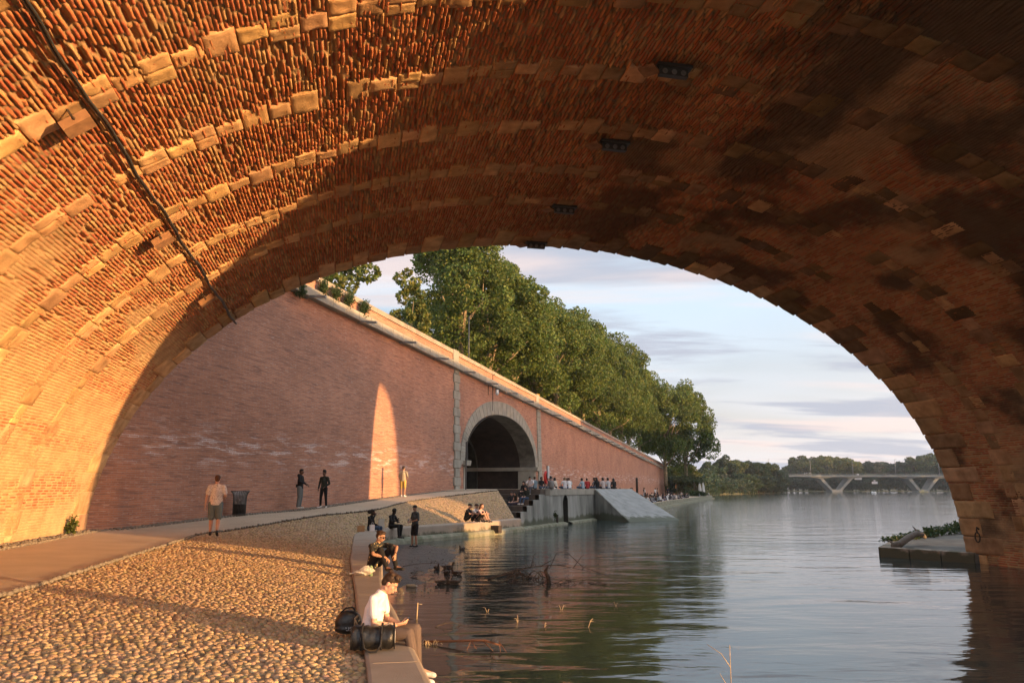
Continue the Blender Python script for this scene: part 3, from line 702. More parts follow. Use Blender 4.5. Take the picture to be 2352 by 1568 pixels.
# make sure the top faces up
for pl in tp.data.polygons:
    if pl.normal.z < 0: tp.data.flip_normals(); break
quay = empty('quay_wall', qp(12, 0, 0), label='streaked grey concrete quay wall with a tall dark drain arch', cat='quay')
qi = Matrix.Translation(-quay.location)
def qlink(name, mb, mt, bevel=0):
    me = mb.mesh(name); me.transform(qi); o = link(name, me, mt, quay)
    if bevel: b = o.modifiers.new('bevel', 'BEVEL'); b.width = bevel; b.limit_method = 'ANGLE'
    return o
DC, DW, DT = 9.1, .45, 1.98                 # drain arch centre, half width, top
def quay_face():
    mb = MB(); zc = PLZ-.42
    def q(s0, s1, z0a, z0b, z1a, z1b, n0=.10, n1=0.0):
        mb.add([qp(s0, n0, z0a), qp(s1, n0, z0b), qp(s1, n1, z1b), qp(s0, n1, z1a)], [(0, 1, 2, 3)])
    # stepped top over the stairs
    lv = [.7+.34*k for k in range(6)]
    for k in range(5):
        s0 = .9+1.05*k; s1 = s0+1.05; z = lv[k+1] if k < 4 else zc+.0
        q(s0, s1, -.8, -.8, z if k < 4 else zc, z if k < 4 else zc)
        if k < 4: mb.add([qp(s0, 0, z), qp(s1, 0, z), qp(s1, -.30, z), qp(s0, -.30, z)], [(0, 1, 2, 3)])
    q(6.15, DC-DW, -.8, -.8, zc, zc); q(DC+DW, S1_, -.8, -.8, zc, zc)
    # over the drain: elliptical head
    n = 12
    for i in range(n):
        a0 = math.pi*i/n; a1 = math.pi*(i+1)/n
        x0, x1 = DC-DW*math.cos(a0), DC-DW*math.cos(a1); zz0, zz1 = DT-.55+.55*math.sin(a0), DT-.55+.55*math.sin(a1)
        mb.add([qp(x0, .03, zz0), qp(x1, .03, zz1), qp(x1, 0, zc), qp(x0, 0, zc)], [(0, 1, 2, 3)])
    # soffit and sides of the drain, 1.2 m deep, dark back
    prof_ = [(DC-DW, -.8), (DC-DW, DT-.55)]+[(DC-DW*math.cos(math.pi*i/n), DT-.55+.55*math.sin(math.pi*i/n)) for i in range(1, n)]+[(DC+DW, DT-.55), (DC+DW, -.8)]
    dm = MB()
    for (x0, z0), (x1, z1) in zip(prof_[:-1], prof_[1:]):
        dm.add([qp(x0, .08, z0), qp(x0, -3.5, z0), qp(x1, -3.5, z1), qp(x1, .08, z1)], [(0, 1, 2, 3)])
    dm.add([qp(DC-DW, -3.5, -.8), qp(DC+DW, -3.5, -.8), qp(DC+DW, -3.5, DT+.1), qp(DC-DW, -3.5, DT+.1)], [(0, 1, 2, 3)]); qlink('drain_tunnel', dm, M['shade_dark'])  # drain lining near-black, its shade lies in the colour
    # side down to the far low quay
    mb.add([qp(S1_, 0, -.8), qp(S1_, -9.5, -.8), qp(S1_, -9.5, PLZ), qp(S1_, 0, PLZ)], [(0, 1, 2, 3)])
    qlink('wall_face', mb, M['concrete'])
    cb = MB(); s = 6.02
    while s < S1_-.2:
        e = min(s+1.55, S1_); cb.hexa([qp(s+.01, .05, PLZ-.42), qp(e-.01, .05, PLZ-.42), qp(e-.01, -.6, PLZ-.42), qp(s+.01, -.6, PLZ-.42),
                                       qp(s+.01, .05, PLZ+.012), qp(e-.01, .05, PLZ+.012), qp(e-.01, -.6, PLZ+.012), qp(s+.01, -.6, PLZ+.012)]); s = e
    qlink('coping', cb, M['limestone'], .012)
    fb = MB(); fb.add([qp(.6, .10, .16), qp(15.2, .10, .22), qp(15.2, .42, .12), qp(.6, .42, .08), qp(.6, .55, -.8), qp(15.2, .55, -.8)], [(0, 3, 2, 1), (3, 4, 5, 2)])
    lo = MB()
    for s0, s1 in ((.6, DC-DW-.05), (DC+DW+.05, 15.6)):
        lo.add([qp(s0, .02, .18), qp(s1, .02, .2), qp(s1, .38, .10), qp(s0, .38, .08), qp(s0, .5, -.8), qp(s1, .5, -.8)], [(0, 3, 2, 1), (3, 4, 5, 2)])
    qlink('foot_course', lo, M['mosswall'])
    iv = MB(); iv.box(qp(7.2, .12, .25), (.16, .1, .9), (QD, QN, Vector((0, 0, 1)))); qlink('drain_pipe', iv, M['iron'])
quay_face()
steps = empty('stone_steps', qp(2, -1.5, .7), label='dark wide stone steps climbing from the cobbles to the promenade', cat='steps')
si = Matrix.Translation(-steps.location)
for k in range(5):
    s0 = .9+1.05*k; z0 = .7+.34*k; z1 = .7+.34*(k+1)
    b = MB(); w0 = 3.0+.28*k
    b.hexa([qp(s0, -.3, z0-.5), qp(7.2, -.3, z0-.5), qp(7.2, -w0-.3, z0-.5), qp(s0+.3, -w0-.3, z0-.5), qp(s0, -.3, z1), qp(7.2, -.3, z1 if k < 4 else z1-.0), qp(7.2, -w0-.3, z1), qp(s0+.3, -w0-.3, z1)])
    me = b.mesh('step'); me.transform(si); o = link('step', me, M['stepst'] if 'stepst' in M else mat('brown step stone', (.10, .078, .062), (.07, .055, .045), scale=2, bump=.3), steps)
    M['stepst'] = me.materials[0]; bv = o.modifiers.new('b', 'BEVEL'); bv.width = .015
# square drain outlet in the low quay face
pd = onz(1135, 1215, .2)
i = int(np.argmin(np.linalg.norm(Lo[:, :2]-np.array([-1.0, 41.3]), axis=1))); c = Vector(Lo[i]); d = Vector(Lo[i+1]-Lo[i]).normalized(); nn = Vector((d.y, -d.x, 0))
b = MB(); b.box(c+nn*.22+Vector((0, 0, -.42)), (.42, .5, .40), (d, nn, Vector((0, 0, 1)))); 
o = b.build('drain_outlet', M['iron'], bevel=.01); tag(o, 'square black drain outlet at the waterline of the low quay', 'drain')
# ramp
ramp = empty('concrete_ramp', (9, 58, 0), label='smooth grey concrete ramp sloping down into the river', cat='ramp')
TL = qp(16.6, .0, 2.36); ML = qp(15.7, .06, 1.35); BL = Vector((8.76, 56.6, -.05)); BR = Vector((13.2, 59.4, -.05)); TR = Vector((10.9, 71, 2.18)); TM = qp(25, -.1, 2.38)
TR = qp(27.6, .1, 2.30)
TL = qp(16.3, .05, 2.40); TR = qp(27.8, .1, 2.38); ML = TL
n_ = 14; Pg = np.zeros((n_, n_, 3))
for i in range(n_):
    for j in range(n_):
        f_, g_ = i/(n_-1), j/(n_-1); q = (TL*(1-f_)+TR*f_)*(1-g_)+(BL*(1-f_)+BR*f_)*g_; Pg[i, j] = q
me = gridmesh('slope', Pg, flip=False, smooth=True)
if me.polygons[20].normal.z < 0: me.flip_normals()
me.transform(Matrix.Translation(-ramp.location)); link('slope', me, M['ramp'], ramp)
mb = MB(); D9 = lambda p: Vector((p.x, p.y, -.9))
mb.add([TL, BL, D9(BL), D9(TL), BR, D9(BR), TR, D9(TR)], [(0, 3, 2, 1), (1, 2, 5, 4), (4, 5, 7, 6)])
me = mb.mesh('side'); me.transform(Matrix.Translation(-ramp.location)); link('side', me, M['concrete'], ramp)
kb = MB(); w = (BL-ML).normalized(); sd = Vector((w.y, -w.x, 0)).normalized()*.22
kb.tube([ML+Vector((0, 0, .0)), BL], .07, 6); me = kb.mesh('edge_roll'); me.transform(Matrix.Translation(-ramp.location)); link('edge_roll', me, M['concrete'], ramp)
# far low quay where the crowd sits
far_edge = [(10.6, 68.5), (12.6, 75), (15.3, 84), (22.8, 108), (31.8, 135), (41, 162), (49, 186)]
FE = crv([(x, y, .78) for x, y in far_edge], 60)
Wf = crv([tuple(wp(t, .0))[:2]+(1.0,) for t in (24, 30, 40, 65, 92, 120, 142)], 60)
fq = link('far_quay_paving', gridmesh('far_quay_paving', ruled('', Wf, FE, 6, None), flip=True), M['asphalt']); tag(fq, kind='structure')
secs = [];
for i in range(60):
    d = FE[min(i+1, 59)]-FE[max(i-1, 0)]; nn = np.array([d[1], -d[0], 0]); nn /= np.linalg.norm(nn); j_ = .12*math.sin(i*1.3)+.1*math.sin(i*.7)
    secs.append([FE[i]+np.array([0, 0, .01]), FE[i]+nn*.25, FE[i]+nn*.3-np.array([0, 0, .5]), FE[i]+nn*(.65+j_)-np.array([0, 0, .55]), FE[i]+nn*(.8+j_)-np.array([0, 0, 1.4])])
fqw = link('low_quay_wall', gridmesh('low_quay_wall', np.array(secs), flip=True, smooth=False), M['mosswall']); tag(fqw, 'mossy low stone quay wall beyond the ramp, under the crowd', 'quay')

# silt bank in the corner under the women
def silt():
    c = np.array([-3.1, 30.0]); n = 90
    X, Y = np.meshgrid(np.linspace(-6.5, .5, n), np.linspace(17, 38, 2*n), indexing='ij')
    # height follows distance to the ledge corner
    poly = np.array([(-5.2, 34.5), (-3.4, 33.5), (-2.1, 31.2), (-1.75, 28.5), (-1.9, 25.5), (-2.3, 23.0), (-2.35, 20.5), (-2.7, 18.2)])
    lim = np.interp(Y, poly[::-1, 1], poly[::-1, 0]); d = lim-X+.5*(fbm(X*1.3, Y*1.3, 4, 4)-.5)*2
    Z = .05*sstep(-.3, .9, d)-.03+.11*sstep(.8, 3, d)*.6+.035*(fbm(X*5, Y*5, 8, 4)-.5)+.02*(fbm(X*15, Y*15, 9, 2)-.5)
    Z = np.where((Y < 18.5) | (Y > 36.3), Z-.2, Z); Z = np.where(d < -.4, -.25, Z)
    o = link('silt_bank', gridmesh('silt_bank', np.stack([X, Y, Z], -1)), M['silt']); tag(o, kind='structure')
silt()

# ------------------------------------------------------------------ embankment wall with the tunnel arch
emb = empty('embankment_wall', wp(20, 0, 2.4), label='high red brick embankment wall with stone cornice and a wide tunnel arch', cat='wall')
ei = Matrix.Translation(-emb.location)
def elink(name, mb_or_me, mt, bevel=0, smooth=False):
    me = mb_or_me.mesh(name, smooth) if isinstance(mb_or_me, MB) else mb_or_me
    me.transform(ei); o = link(name, me, mt, emb)
    if bevel: b = o.modifiers.new('bevel', 'BEVEL'); b.width = bevel; b.limit_method = 'ANGLE'; b.segments = 1
    return o
T0, T1 = -32.0, 138.0
TCc, THW, TSP, TAP = 20.75, 9.35, 4.35, 8.6   # tunnel centre, half width, springing, apex
BAT = lambda z: -.022*max(0, z-2)            # batter
ZC0 = lambda t: ZP(t)-1.43
def tz(t):                                    # underside height of the wall at t (tunnel opening)
    x = (t-TCc)/THW
    return None if abs(x) >= 1 else TSP+(TAP-TSP)*math.sqrt(max(0, 1-abs(x)**2.15))
ve, fe, uve = [], [], []
def wq(t0, z00, z01, t1, z10, z11):           # quad between t0 (z00..z01) and t1 (z10..z11)
    b = len(ve)
    for t, z in ((t0, z00), (t1, z10), (t1, z11), (t0, z01)):
        ve.append(tuple(wp(t, BAT(z), z))); uve.append((t+40, z))
    fe.append((b, b+1, b+2, b+3))
tt = list(np.arange(T0, TCc-THW, 2.0))+[TCc-THW]
for a, b in zip(tt[:-1], tt[1:]): wq(a, -.5, ZC0(a), b, -.5, ZC0(b))
xs = [TCc+THW*math.sin(k/30*math.pi/2) for k in range(-30, 31)]
for a, b in zip(xs[:-1], xs[1:]):
    za = tz(a) or TSP; zb = tz(b) or TSP; wq(a, za, ZC0(a), b, zb, ZC0(b))
tt = [TCc+THW]+list(np.arange(TCc+THW+2, T1, 4.0))+[T1]
for a, b in zip(tt[:-1], tt[1:]): wq(a, -.5, ZC0(a), b, -.5, ZC0(b))
elink('wall_face', npmesh('wall_face', ve, fe, None, False, uve), M['brick'])
# parapet of brick above the cornice
ve, fe, uve = [], [], []
def pq(n0):
    for k in range(85):
        a = T0+(T1-T0)*k/85; b = T0+(T1-T0)*(k+1)/85; base = len(ve)
        for t, z in ((a, ZP(a)-.97), (b, ZP(b)-.97), (b, ZP(b)-.28), (a, ZP(a)-.28)):
            ve.append(tuple(wp(t, n0, z))); uve.append((t+40, z+.03354*t))
        fe.append((base, base+1, base+2, base+3))
pq(-.30)
elink('parapet', npmesh('parapet', ve, fe, None, False, uve), M['parabrick'] if 'parabrick' in M else M['brick'])
ck = MB(); k_ = MB(); t = T0
while t < T1-.1:
    e = min(t+1.35, T1); 
    for mbx, n0, n1, z0, z1 in ((ck, -.22, -.75, -.30, 0), (k_, .16, -.35, -1.43, -.95)):
        j_ = random.uniform(-.008, .008)
        mbx.hexa([wp(t+.006, n0+j_, ZP(t)+z0), wp(e-.006, n0+j_, ZP(e)+z0), wp(e-.006, n1, ZP(e)+z0), wp(t+.006, n1, ZP(t)+z0),
                  wp(t+.006, n0+j_, ZP(t)+z1), wp(e-.006, n0+j_, ZP(e)+z1), wp(e-.006, n1, ZP(e)+z1), wp(t+.006, n1, ZP(t)+z1)])
    t = e
M['coping'] = mat('coping stone', (.33, .28, .22), (.23, .20, .16), scale=1.3, bump=.4, bscale=20)
elink('coping', ck, M['coping'], .015); elink('cornice', k_, M['limestone'], .02)
# end of the wall
eb = MB(); eb.add([wp(T1, 0, -.5), wp(T1, -3, -.5), wp(T1, -3, ZP(T1)-.3), wp(T1, -.2, ZP(T1)-.3)], [(0, 1, 2, 3)]); elink('end_face', eb, M['plainbrick'])
# quoins either side of the tunnel
for tc in (9.9, 31.7):
    b = MB(); z = 2.0; k = 0
    while z < ZC0(tc)-.01:
        h = min(.62, ZC0(tc)-z); w = .60 if k % 2 else .42
        lo, hi = tc-w, tc+w
        if tc > 20: lo, hi = tc-.62, tc+.62
        b.hexa([wp(lo, .10+BAT(z), z+.008), wp(hi, .10+BAT(z), z+.008), wp(hi, -.5, z+.008), wp(lo, -.5, z+.008),
                wp(lo, .10+BAT(z+h), z+h-.008), wp(hi, .10+BAT(z+h), z+h-.008), wp(hi, -.5, z+h-.008), wp(lo, -.5, z+h-.008)]); z += h; k += 1
    b.hexa([wp(tc-.5, -.18, ZP(tc)-.95), wp(tc+.5, -.18, ZP(tc)-.95), wp(tc+.5, -.7, ZP(tc)-.95), wp(tc-.5, -.7, ZP(tc)-.95),
            wp(tc-.5, -.18, ZP(tc)+.06), wp(tc+.5, -.18, ZP(tc)+.06), wp(tc+.5, -.78, ZP(tc)+.06), wp(tc-.5, -.78, ZP(tc)+.06)])
    elink('quoin', b, M['limestone'], .03)
# voussoirs
vb = MB(); NV = 64
def ringpt(a, k):                             # a 0..pi along the arch, k ring thickness
    ca = -math.cos(a); x = THW*math.copysign(abs(ca)**(1/1.075), ca); z = TSP+(TAP-TSP)*math.sin(a)**(1/1.075)
    xo = (THW+.9)*math.copysign(abs(ca)**(1/1.075), ca); zo = TSP-.3+(TAP+1.15-TSP+.3)*math.sin(a)**(1/1.075)
    return TCc+x+(xo-x)*k, z+(zo-z)*k
for i in range(NV):
    a0 = math.pi*(i+.035)/NV; a1 = math.pi*(i+.965)/NV; pr = .07+.012*(i % 2)
    pts = [ringpt(a0, 0), ringpt(a1, 0), ringpt(a1, 1), ringpt(a0, 1)]
    vb.hexa([wp(t, -.6, z) for t, z in pts]+[wp(t, pr+BAT(z), z) for t, z in pts])
elink('arch_surround', vb, M['limestone'], .01)
# tunnel: vault, ribs, side walls with string course, piers
def tun(n0, n1, th):
    b = MB(); 
    pts = [(TCc-THW+th, 1.8)]+[(TCc+(THW-th)*-math.cos(math.pi*k/36), TSP+(TAP-TSP-th)*math.sin(math.pi*k/36)) for k in range(37)]+[(TCc+THW-th, 1.8)]
    for (x0, z0), (x1, z1) in zip(pts[:-1], pts[1:]):
        b.add([wp(x0, n0, z0), wp(x0, n1, z0), wp(x1, n1, z1), wp(x1, n0, z1)], [(0, 1, 2, 3)])
    return b, pts
b, pts = tun(.0, -34, .0); b.add([wp(x, -34, z) for x, z in pts], [tuple(range(len(pts)))]); elink('tunnel_vault', b, mat('shade-dark tunnel brick', (.045, .03, .025), (.02, .016, .014), scale=1.2, bump=.4, bscale=12))  # brick darkened so the tunnel's shade sits in its colour
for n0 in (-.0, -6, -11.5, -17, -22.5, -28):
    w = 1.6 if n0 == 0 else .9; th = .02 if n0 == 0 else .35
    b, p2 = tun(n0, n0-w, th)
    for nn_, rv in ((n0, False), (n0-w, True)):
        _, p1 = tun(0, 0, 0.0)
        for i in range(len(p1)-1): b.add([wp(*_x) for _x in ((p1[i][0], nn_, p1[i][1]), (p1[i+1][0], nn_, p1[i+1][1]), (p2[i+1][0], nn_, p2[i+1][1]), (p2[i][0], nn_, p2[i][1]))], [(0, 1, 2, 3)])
    elink('tunnel_rib', b, M['shade_dark'] if n0 else M['darkstone'])
for sg in (-1, 1):
    b = MB(); xc = TCc+sg*(THW-.1)
    b.hexa([wp(xc-.3, .02, TSP-.25), wp(xc+.25, .02, TSP-.25), wp(xc+.25, -33, TSP-.25), wp(xc-.3, -33, TSP-.25), wp(xc-.3, .02, TSP+.1), wp(xc+.25, .02, TSP+.1), wp(xc+.25, -33, TSP+.1), wp(xc-.3, -33, TSP+.1)])
    b.hexa([wp(xc-.22, .0, 2.0), wp(xc+.2, .0, 2.0), wp(xc+.2, -1.7, 2.0), wp(xc-.22, -1.7, 2.0), wp(xc-.22, .0, TSP-.25), wp(xc+.2, .0, TSP-.25), wp(xc+.2, -1.7, TSP-.25), wp(xc-.22, -1.7, TSP-.25)])
    b.hexa([wp(xc-.5 if sg < 0 else xc-.35, .3, TSP-.25), wp(xc+1.0 if sg > 0 else xc+.35, .3, TSP-.25), wp(xc+1.0 if sg > 0 else xc+.35, -.1, TSP-.25), wp(xc-.5 if sg < 0 else xc-.35, -.1, TSP-.25),
            wp(xc-.5 if sg < 0 else xc-.35, .35, TSP+.12), wp(xc+1.0 if sg > 0 else xc+.35, .35, TSP+.12), wp(xc+1.0 if sg > 0 else xc+.35, -.1, TSP+.12), wp(xc-.5 if sg < 0 else xc-.35, -.1, TSP+.12)])
    elink('impost', b, M['limestone'], .02)
b = MB(); b.add([wp(TCc-THW, 2.0, 2.385), wp(TCc+THW, 2.0, 2.385), wp(TCc+THW, -34, 2.385), wp(TCc-THW, -34, 2.385)], [(0, 1, 2, 3)])
o = b.build('tunnel_floor', M['asphalt']); tag(o, kind='structure')
# spouts under the cornice
for k in range(27):
    t = -9.8+5.13*k; zc = ZC0(t)
    if t > T1-1: break
    b = MB(); b.hexa([wp(t-.09, .0, zc-.10), wp(t+.09, .0, zc-.10), wp(t+.09, -.1, zc-.1), wp(t-.09, -.1, zc-.1), wp(t-.09, .0, zc+.02), wp(t+.09, .0, zc+.02), wp(t+.09, -.1, zc+.02), wp(t-.09, -.1, zc+.02)])
    b.hexa([wp(t-.07, 1.05, zc-.16), wp(t+.07, 1.05, zc-.16), wp(t+.08, -.05, zc-.05), wp(t-.08, -.05, zc-.05), wp(t-.07, 1.05, zc-.05), wp(t+.07, 1.05, zc-.05), wp(t+.08, -.05, zc+.06), wp(t-.08, -.05, zc+.06)])
    elink('water_spout', b, M['galv'])
# security camera and its bracket over the tunnel
b = MB(); tcx = 17.2; b.tube([wp(tcx, .1, ZC0(tcx)-1.2), wp(tcx, .1, ZC0(tcx)+.9), wp(tcx, .3, ZC0(tcx)+.95)], .035, 6); b.tube([wp(tcx-1.1, .1, ZC0(tcx)-.9), wp(tcx-1.1, .1, ZC0(tcx)-.1), wp(tcx, .1, ZC0(tcx)-.1)], .03, 6)
b.tube([wp(tcx, .1, ZC0(tcx)-1.2), wp(tcx, .1, TAP+.1)], .02, 5)
elink('cable_conduit', b, M['iron'])
b = MB(); q = wp(tcx+.7, .25, ZC0(tcx)-.55); b.ell(q, (.15, .15, .16), seg=12, rings=8); b.lathe(q+Vector((0, 0, .1)), [(.0, .22), (.1, .2), (.13, .0)], 12)
tag(b.build('security_camera', M['panel'], smooth=True), 'white dome security camera hung under the cornice over the tunnel arch', 'camera')

# street behind the wall
st = MB(); st.add([wp(T0-20, -.5, ZP(T0)-1.05), wp(T1, -.5, ZP(T1)-1.05), wp(T1, -60, ZP(T1)-1.05), wp(T0-20, -60, ZP(T0)-1.05)], [(0, 1, 2, 3)])
o = st.build('upper_street', M['asphalt']); tag(o, kind='structure')
bk = MB(); bk.add([wp(T1, -3, ZP(T1)-1.05), wp(T1+60, 0, .9), wp(T1+60, -80, .9), wp(T1, -60, ZP(T1)-1.05)], [(0, 1, 2, 3)])
bk.add([(22, 150, .70), (46, 186.5, .70), (58, 235, .6), (76, 298, .5), (100, 332, .5), (150, 424, .5), (-400, 900, .6), (-300, 150, .6)], [tuple(range(8))])
bk.add([(46, 186.5, .70), (58, 235, .6), (76, 298, .5), (100, 332, .5), (150, 424, .5), (46.5, 186.5, -.5), (58.8, 235, -.5), (77, 298, -.5), (101, 332, -.5), (151, 424, -.5)], [(0, 5, 6, 1), (1, 6, 7, 2), (2, 7, 8, 3), (3, 8, 9, 4)])
o = bk.build('wooded_bank', M['land']); tag(o, kind='structure')
fb = MB(); fb.add([(150, 424.5, .04), (156, 612, .04), (2500, 612, 0), (2500, 2900, 2), (-1400, 2900, 2), (-400, 905, .1)], [(0, 1, 2, 3, 4, 5)])
fb.add([(150, 424.5, .04), (156, 612, .04), (156, 611, -1), (151, 424, -1)], [(0, 1, 2, 3)]); fb.add([(156, 612, .04), (2500, 612, 0), (2500, 611.5, -1), (156, 611.5, -1)], [(0, 1, 2, 3)])
me = fb.mesh('far_bank'); me.transform(Matrix.Translation((0, 0, .45))); o = link('far_bank', me, M['land']); tag(o, kind='structure')
# unseen brick hospital front added on the far bank, out of the picture: it keeps the evening sun off the foot of the embankment
hb = MB(); hb.prism([tuple(uv2w(u, v))[:2] for u, v in ((-14, 150), (108, 150), (108, 172), (-14, 172))], -.5, 19.5)
hb.prism([tuple(uv2w(u, v))[:2] for u, v in ((-15, 149.4), (109, 149.4), (109, 172.6), (-15, 172.6))], 19.5, 20.1)
o = hb.build('shading_building', M['plainbrick']); tag(o, 'long brick building added unseen across the river to shade the embankment', 'building')
#@@PART2
# ================================================================== PEOPLE
def capsule(mb, p0, r0, p1, r1, flat=1.0, side=None, seg=12):
    p0 = Vector(p0); p1 = Vector(p1); d = p1-p0; L = d.length
    d = d.normalized() if L > 1e-6 else Vector((0, 0, 1))
    s_ = Vector(side) if side is not None else (Vector((1, 0, 0)) if abs(d.x) < .9 else Vector((0, 1, 0)))
    e1 = (s_-d*s_.dot(d)).normalized(); e2 = d.cross(e1); vs_ = []; rings = []
    for a in (-80, -45, 0): rings.append((p0+d*(r0*math.sin(R(a))), r0*math.cos(R(a))))
    for a in (0, 45, 80): rings.append((p1+d*(r1*math.sin(R(a))), r1*math.cos(R(a))))
    for c, r in rings:
        for k in range(seg):
            a = 2*math.pi*k/seg; vs_.append(c+e1*math.cos(a)*r+e2*math.sin(a)*r*flat)
    n = len(rings)
    fs_ = [(i*seg+k, i*seg+(k+1) % seg, (i+1)*seg+(k+1) % seg, (i+1)*seg+k) for i in range(n-1) for k in range(seg)]
    mb.add(vs_, fs_+[tuple(range(seg))[::-1], tuple((n-1)*seg+k for k in range(seg))])
def trunk(mb, p0, r0, p1, r1, flat=1.0, side=(1, 0, 0), seg=16):
    p0 = Vector(p0); p1 = Vector(p1); d = (p1-p0).normalized(); s_ = Vector(side); e1 = (s_-d*s_.dot(d)).normalized(); e2 = d.cross(e1)
    v = [c+e1*math.cos(2*math.pi*k/seg)*r+e2*math.sin(2*math.pi*k/seg)*r*flat for c, r in ((p0, r0), (p1, r1)) for k in range(seg)]
    mb.add(v, [(k, (k+1) % seg, seg+(k+1) % seg, seg+k) for k in range(seg)]+[tuple(range(seg))[::-1], tuple(range(seg, 2*seg))])
def fuse(mb, voxel, smooth=2, name='body'):
    """one continuous skin out of overlapping limbs"""
    me = mb.mesh('tmp'); o = bpy.data.objects.new('tmp', me); COL.objects.link(o)
    r = o.modifiers.new('r', 'REMESH'); r.mode = 'VOXEL'; r.voxel_size = voxel; r.adaptivity = 0
    if smooth: sm = o.modifiers.new('s', 'SMOOTH'); sm.factor = .5; sm.iterations = smooth
    dg = bpy.context.evaluated_depsgraph_get(); out = bpy.data.meshes.new_from_object(o.evaluated_get(dg)); out.name = name
    bpy.data.objects.remove(o); bpy.data.meshes.remove(me)
    out.polygons.foreach_set('use_smooth', [True]*len(out.polygons)); return out
MC = {}
def cmat(key, col, rough=.9, col2=None, **k):
    if key not in MC: MC[key] = mat(key, col, col2 or tuple(c*.75 for c in col), scale=5, rough=rough, bump=.35, bscale=14, bdist=.02, **k)
    return MC[key]
SKIN = {'light': (.60, .34, .235), 'tan': (.42, .235, .15), 'brown': (.16, .085, .055), 'dark': (.055, .032, .024)}
HAIRC = {'black': (.012, .010, .009), 'brown': (.05, .028, .016), 'auburn': (.10, .045, .022), 'fair': (.22, .14, .07)}

def V3(*a): return Vector(a)
def pose(kind, **ov):
    """joints of a 1.75 m figure facing +Y; L is x<0"""
    if kind in ('stand', 'walk'):
        J = dict(pelvis=V3(0, 0, .95), chest=V3(0, .0, 1.26), neck=V3(0, .0, 1.46), head=V3(0, .035, 1.625),
                 shL=V3(-.185, 0, 1.40), elL=V3(-.235, -.03, 1.12), wrL=V3(-.24, .05, .87), hipL=V3(-.09, 0, .92), knL=V3(-.10, .02, .50), anL=V3(-.11, -.03, .09), toL=V3(-.13, .13, .04),
                 shR=V3(.185, 0, 1.40), elR=V3(.235, -.03, 1.12), wrR=V3(.24, .05, .87), hipR=V3(.09, 0, .92), knR=V3(.10, .02, .50), anR=V3(.11, -.03, .09), toR=V3(.13, .13, .04))
        if kind == 'walk':
            J.update(knL=V3(-.10, .10, .50), anL=V3(-.10, .12, .09), toL=V3(-.11, .29, .05), knR=V3(.10, .02, .50), anR=V3(.10, -.22, .13), toR=V3(.11, -.08, .04),
                     elL=V3(-.25, -.06, 1.12), wrL=V3(-.28, .0, .87), elR=V3(.26, -.04, 1.13), wrR=V3(.20, .18, 1.08))
    elif kind == 'edge':                      # seated, legs hanging over an edge
        J = dict(pelvis=V3(0, 0, .11), chest=V3(0, .03, .40), neck=V3(0, .07, .58), head=V3(0, .13, .72),
                 shL=V3(-.18, .04, .53), elL=V3(-.23, .08, .25), wrL=V3(-.12, .28, .22), hipL=V3(-.09, .04, .10), knL=V3(-.12, .46, .12), anL=V3(-.12, .50, -.32), toL=V3(-.13, .66, -.36),
                 shR=V3(.18, .04, .53), elR=V3(.23, .08, .25), wrR=V3(.12, .28, .22), hipR=V3(.09, .04, .10), knR=V3(.12, .46, .12), anR=V3(.12, .50, -.32), toR=V3(.13, .66, -.36))
    elif kind == 'knees':                     # on the ground, knees drawn up
        J = dict(pelvis=V3(0, 0, .11), chest=V3(0, .06, .38), neck=V3(0, .14, .55), head=V3(0, .22, .68),
                 shL=V3(-.18, .11, .49), elL=V3(-.25, .30, .34), wrL=V3(-.10, .46, .36), hipL=V3(-.09, .03, .11), knL=V3(-.13, .36, .42), anL=V3(-.11, .52, .07), toL=V3(-.12, .68, .035),
                 shR=V3(.18, .11, .49), elR=V3(.25, .30, .34), wrR=V3(.10, .46, .36), hipR=V3(.09, .03, .11), knR=V3(.13, .36, .42), anR=V3(.11, .52, .07), toR=V3(.12, .68, .035))
    elif kind == 'cross':                     # cross-legged or legs folded aside
        J = dict(pelvis=V3(0, 0, .11), chest=V3(0, .03, .40), neck=V3(0, .07, .57), head=V3(0, .12, .72),
                 shL=V3(-.18, .05, .52), elL=V3(-.25, .12, .27), wrL=V3(-.14, .30, .18), hipL=V3(-.09, .03, .10), knL=V3(-.32, .32, .13), anL=V3(.02, .36, .07), toL=V3(.16, .40, .06),
                 shR=V3(.18, .05, .52), elR=V3(.25, .12, .27), wrR=V3(.14, .30, .18), hipR=V3(.09, .03, .10), knR=V3(.32, .32, .13), anR=V3(-.02, .42, .06), toR=V3(-.16, .46, .05))
    for k, v in ov.items(): J[k] = Vector(v)
    return J

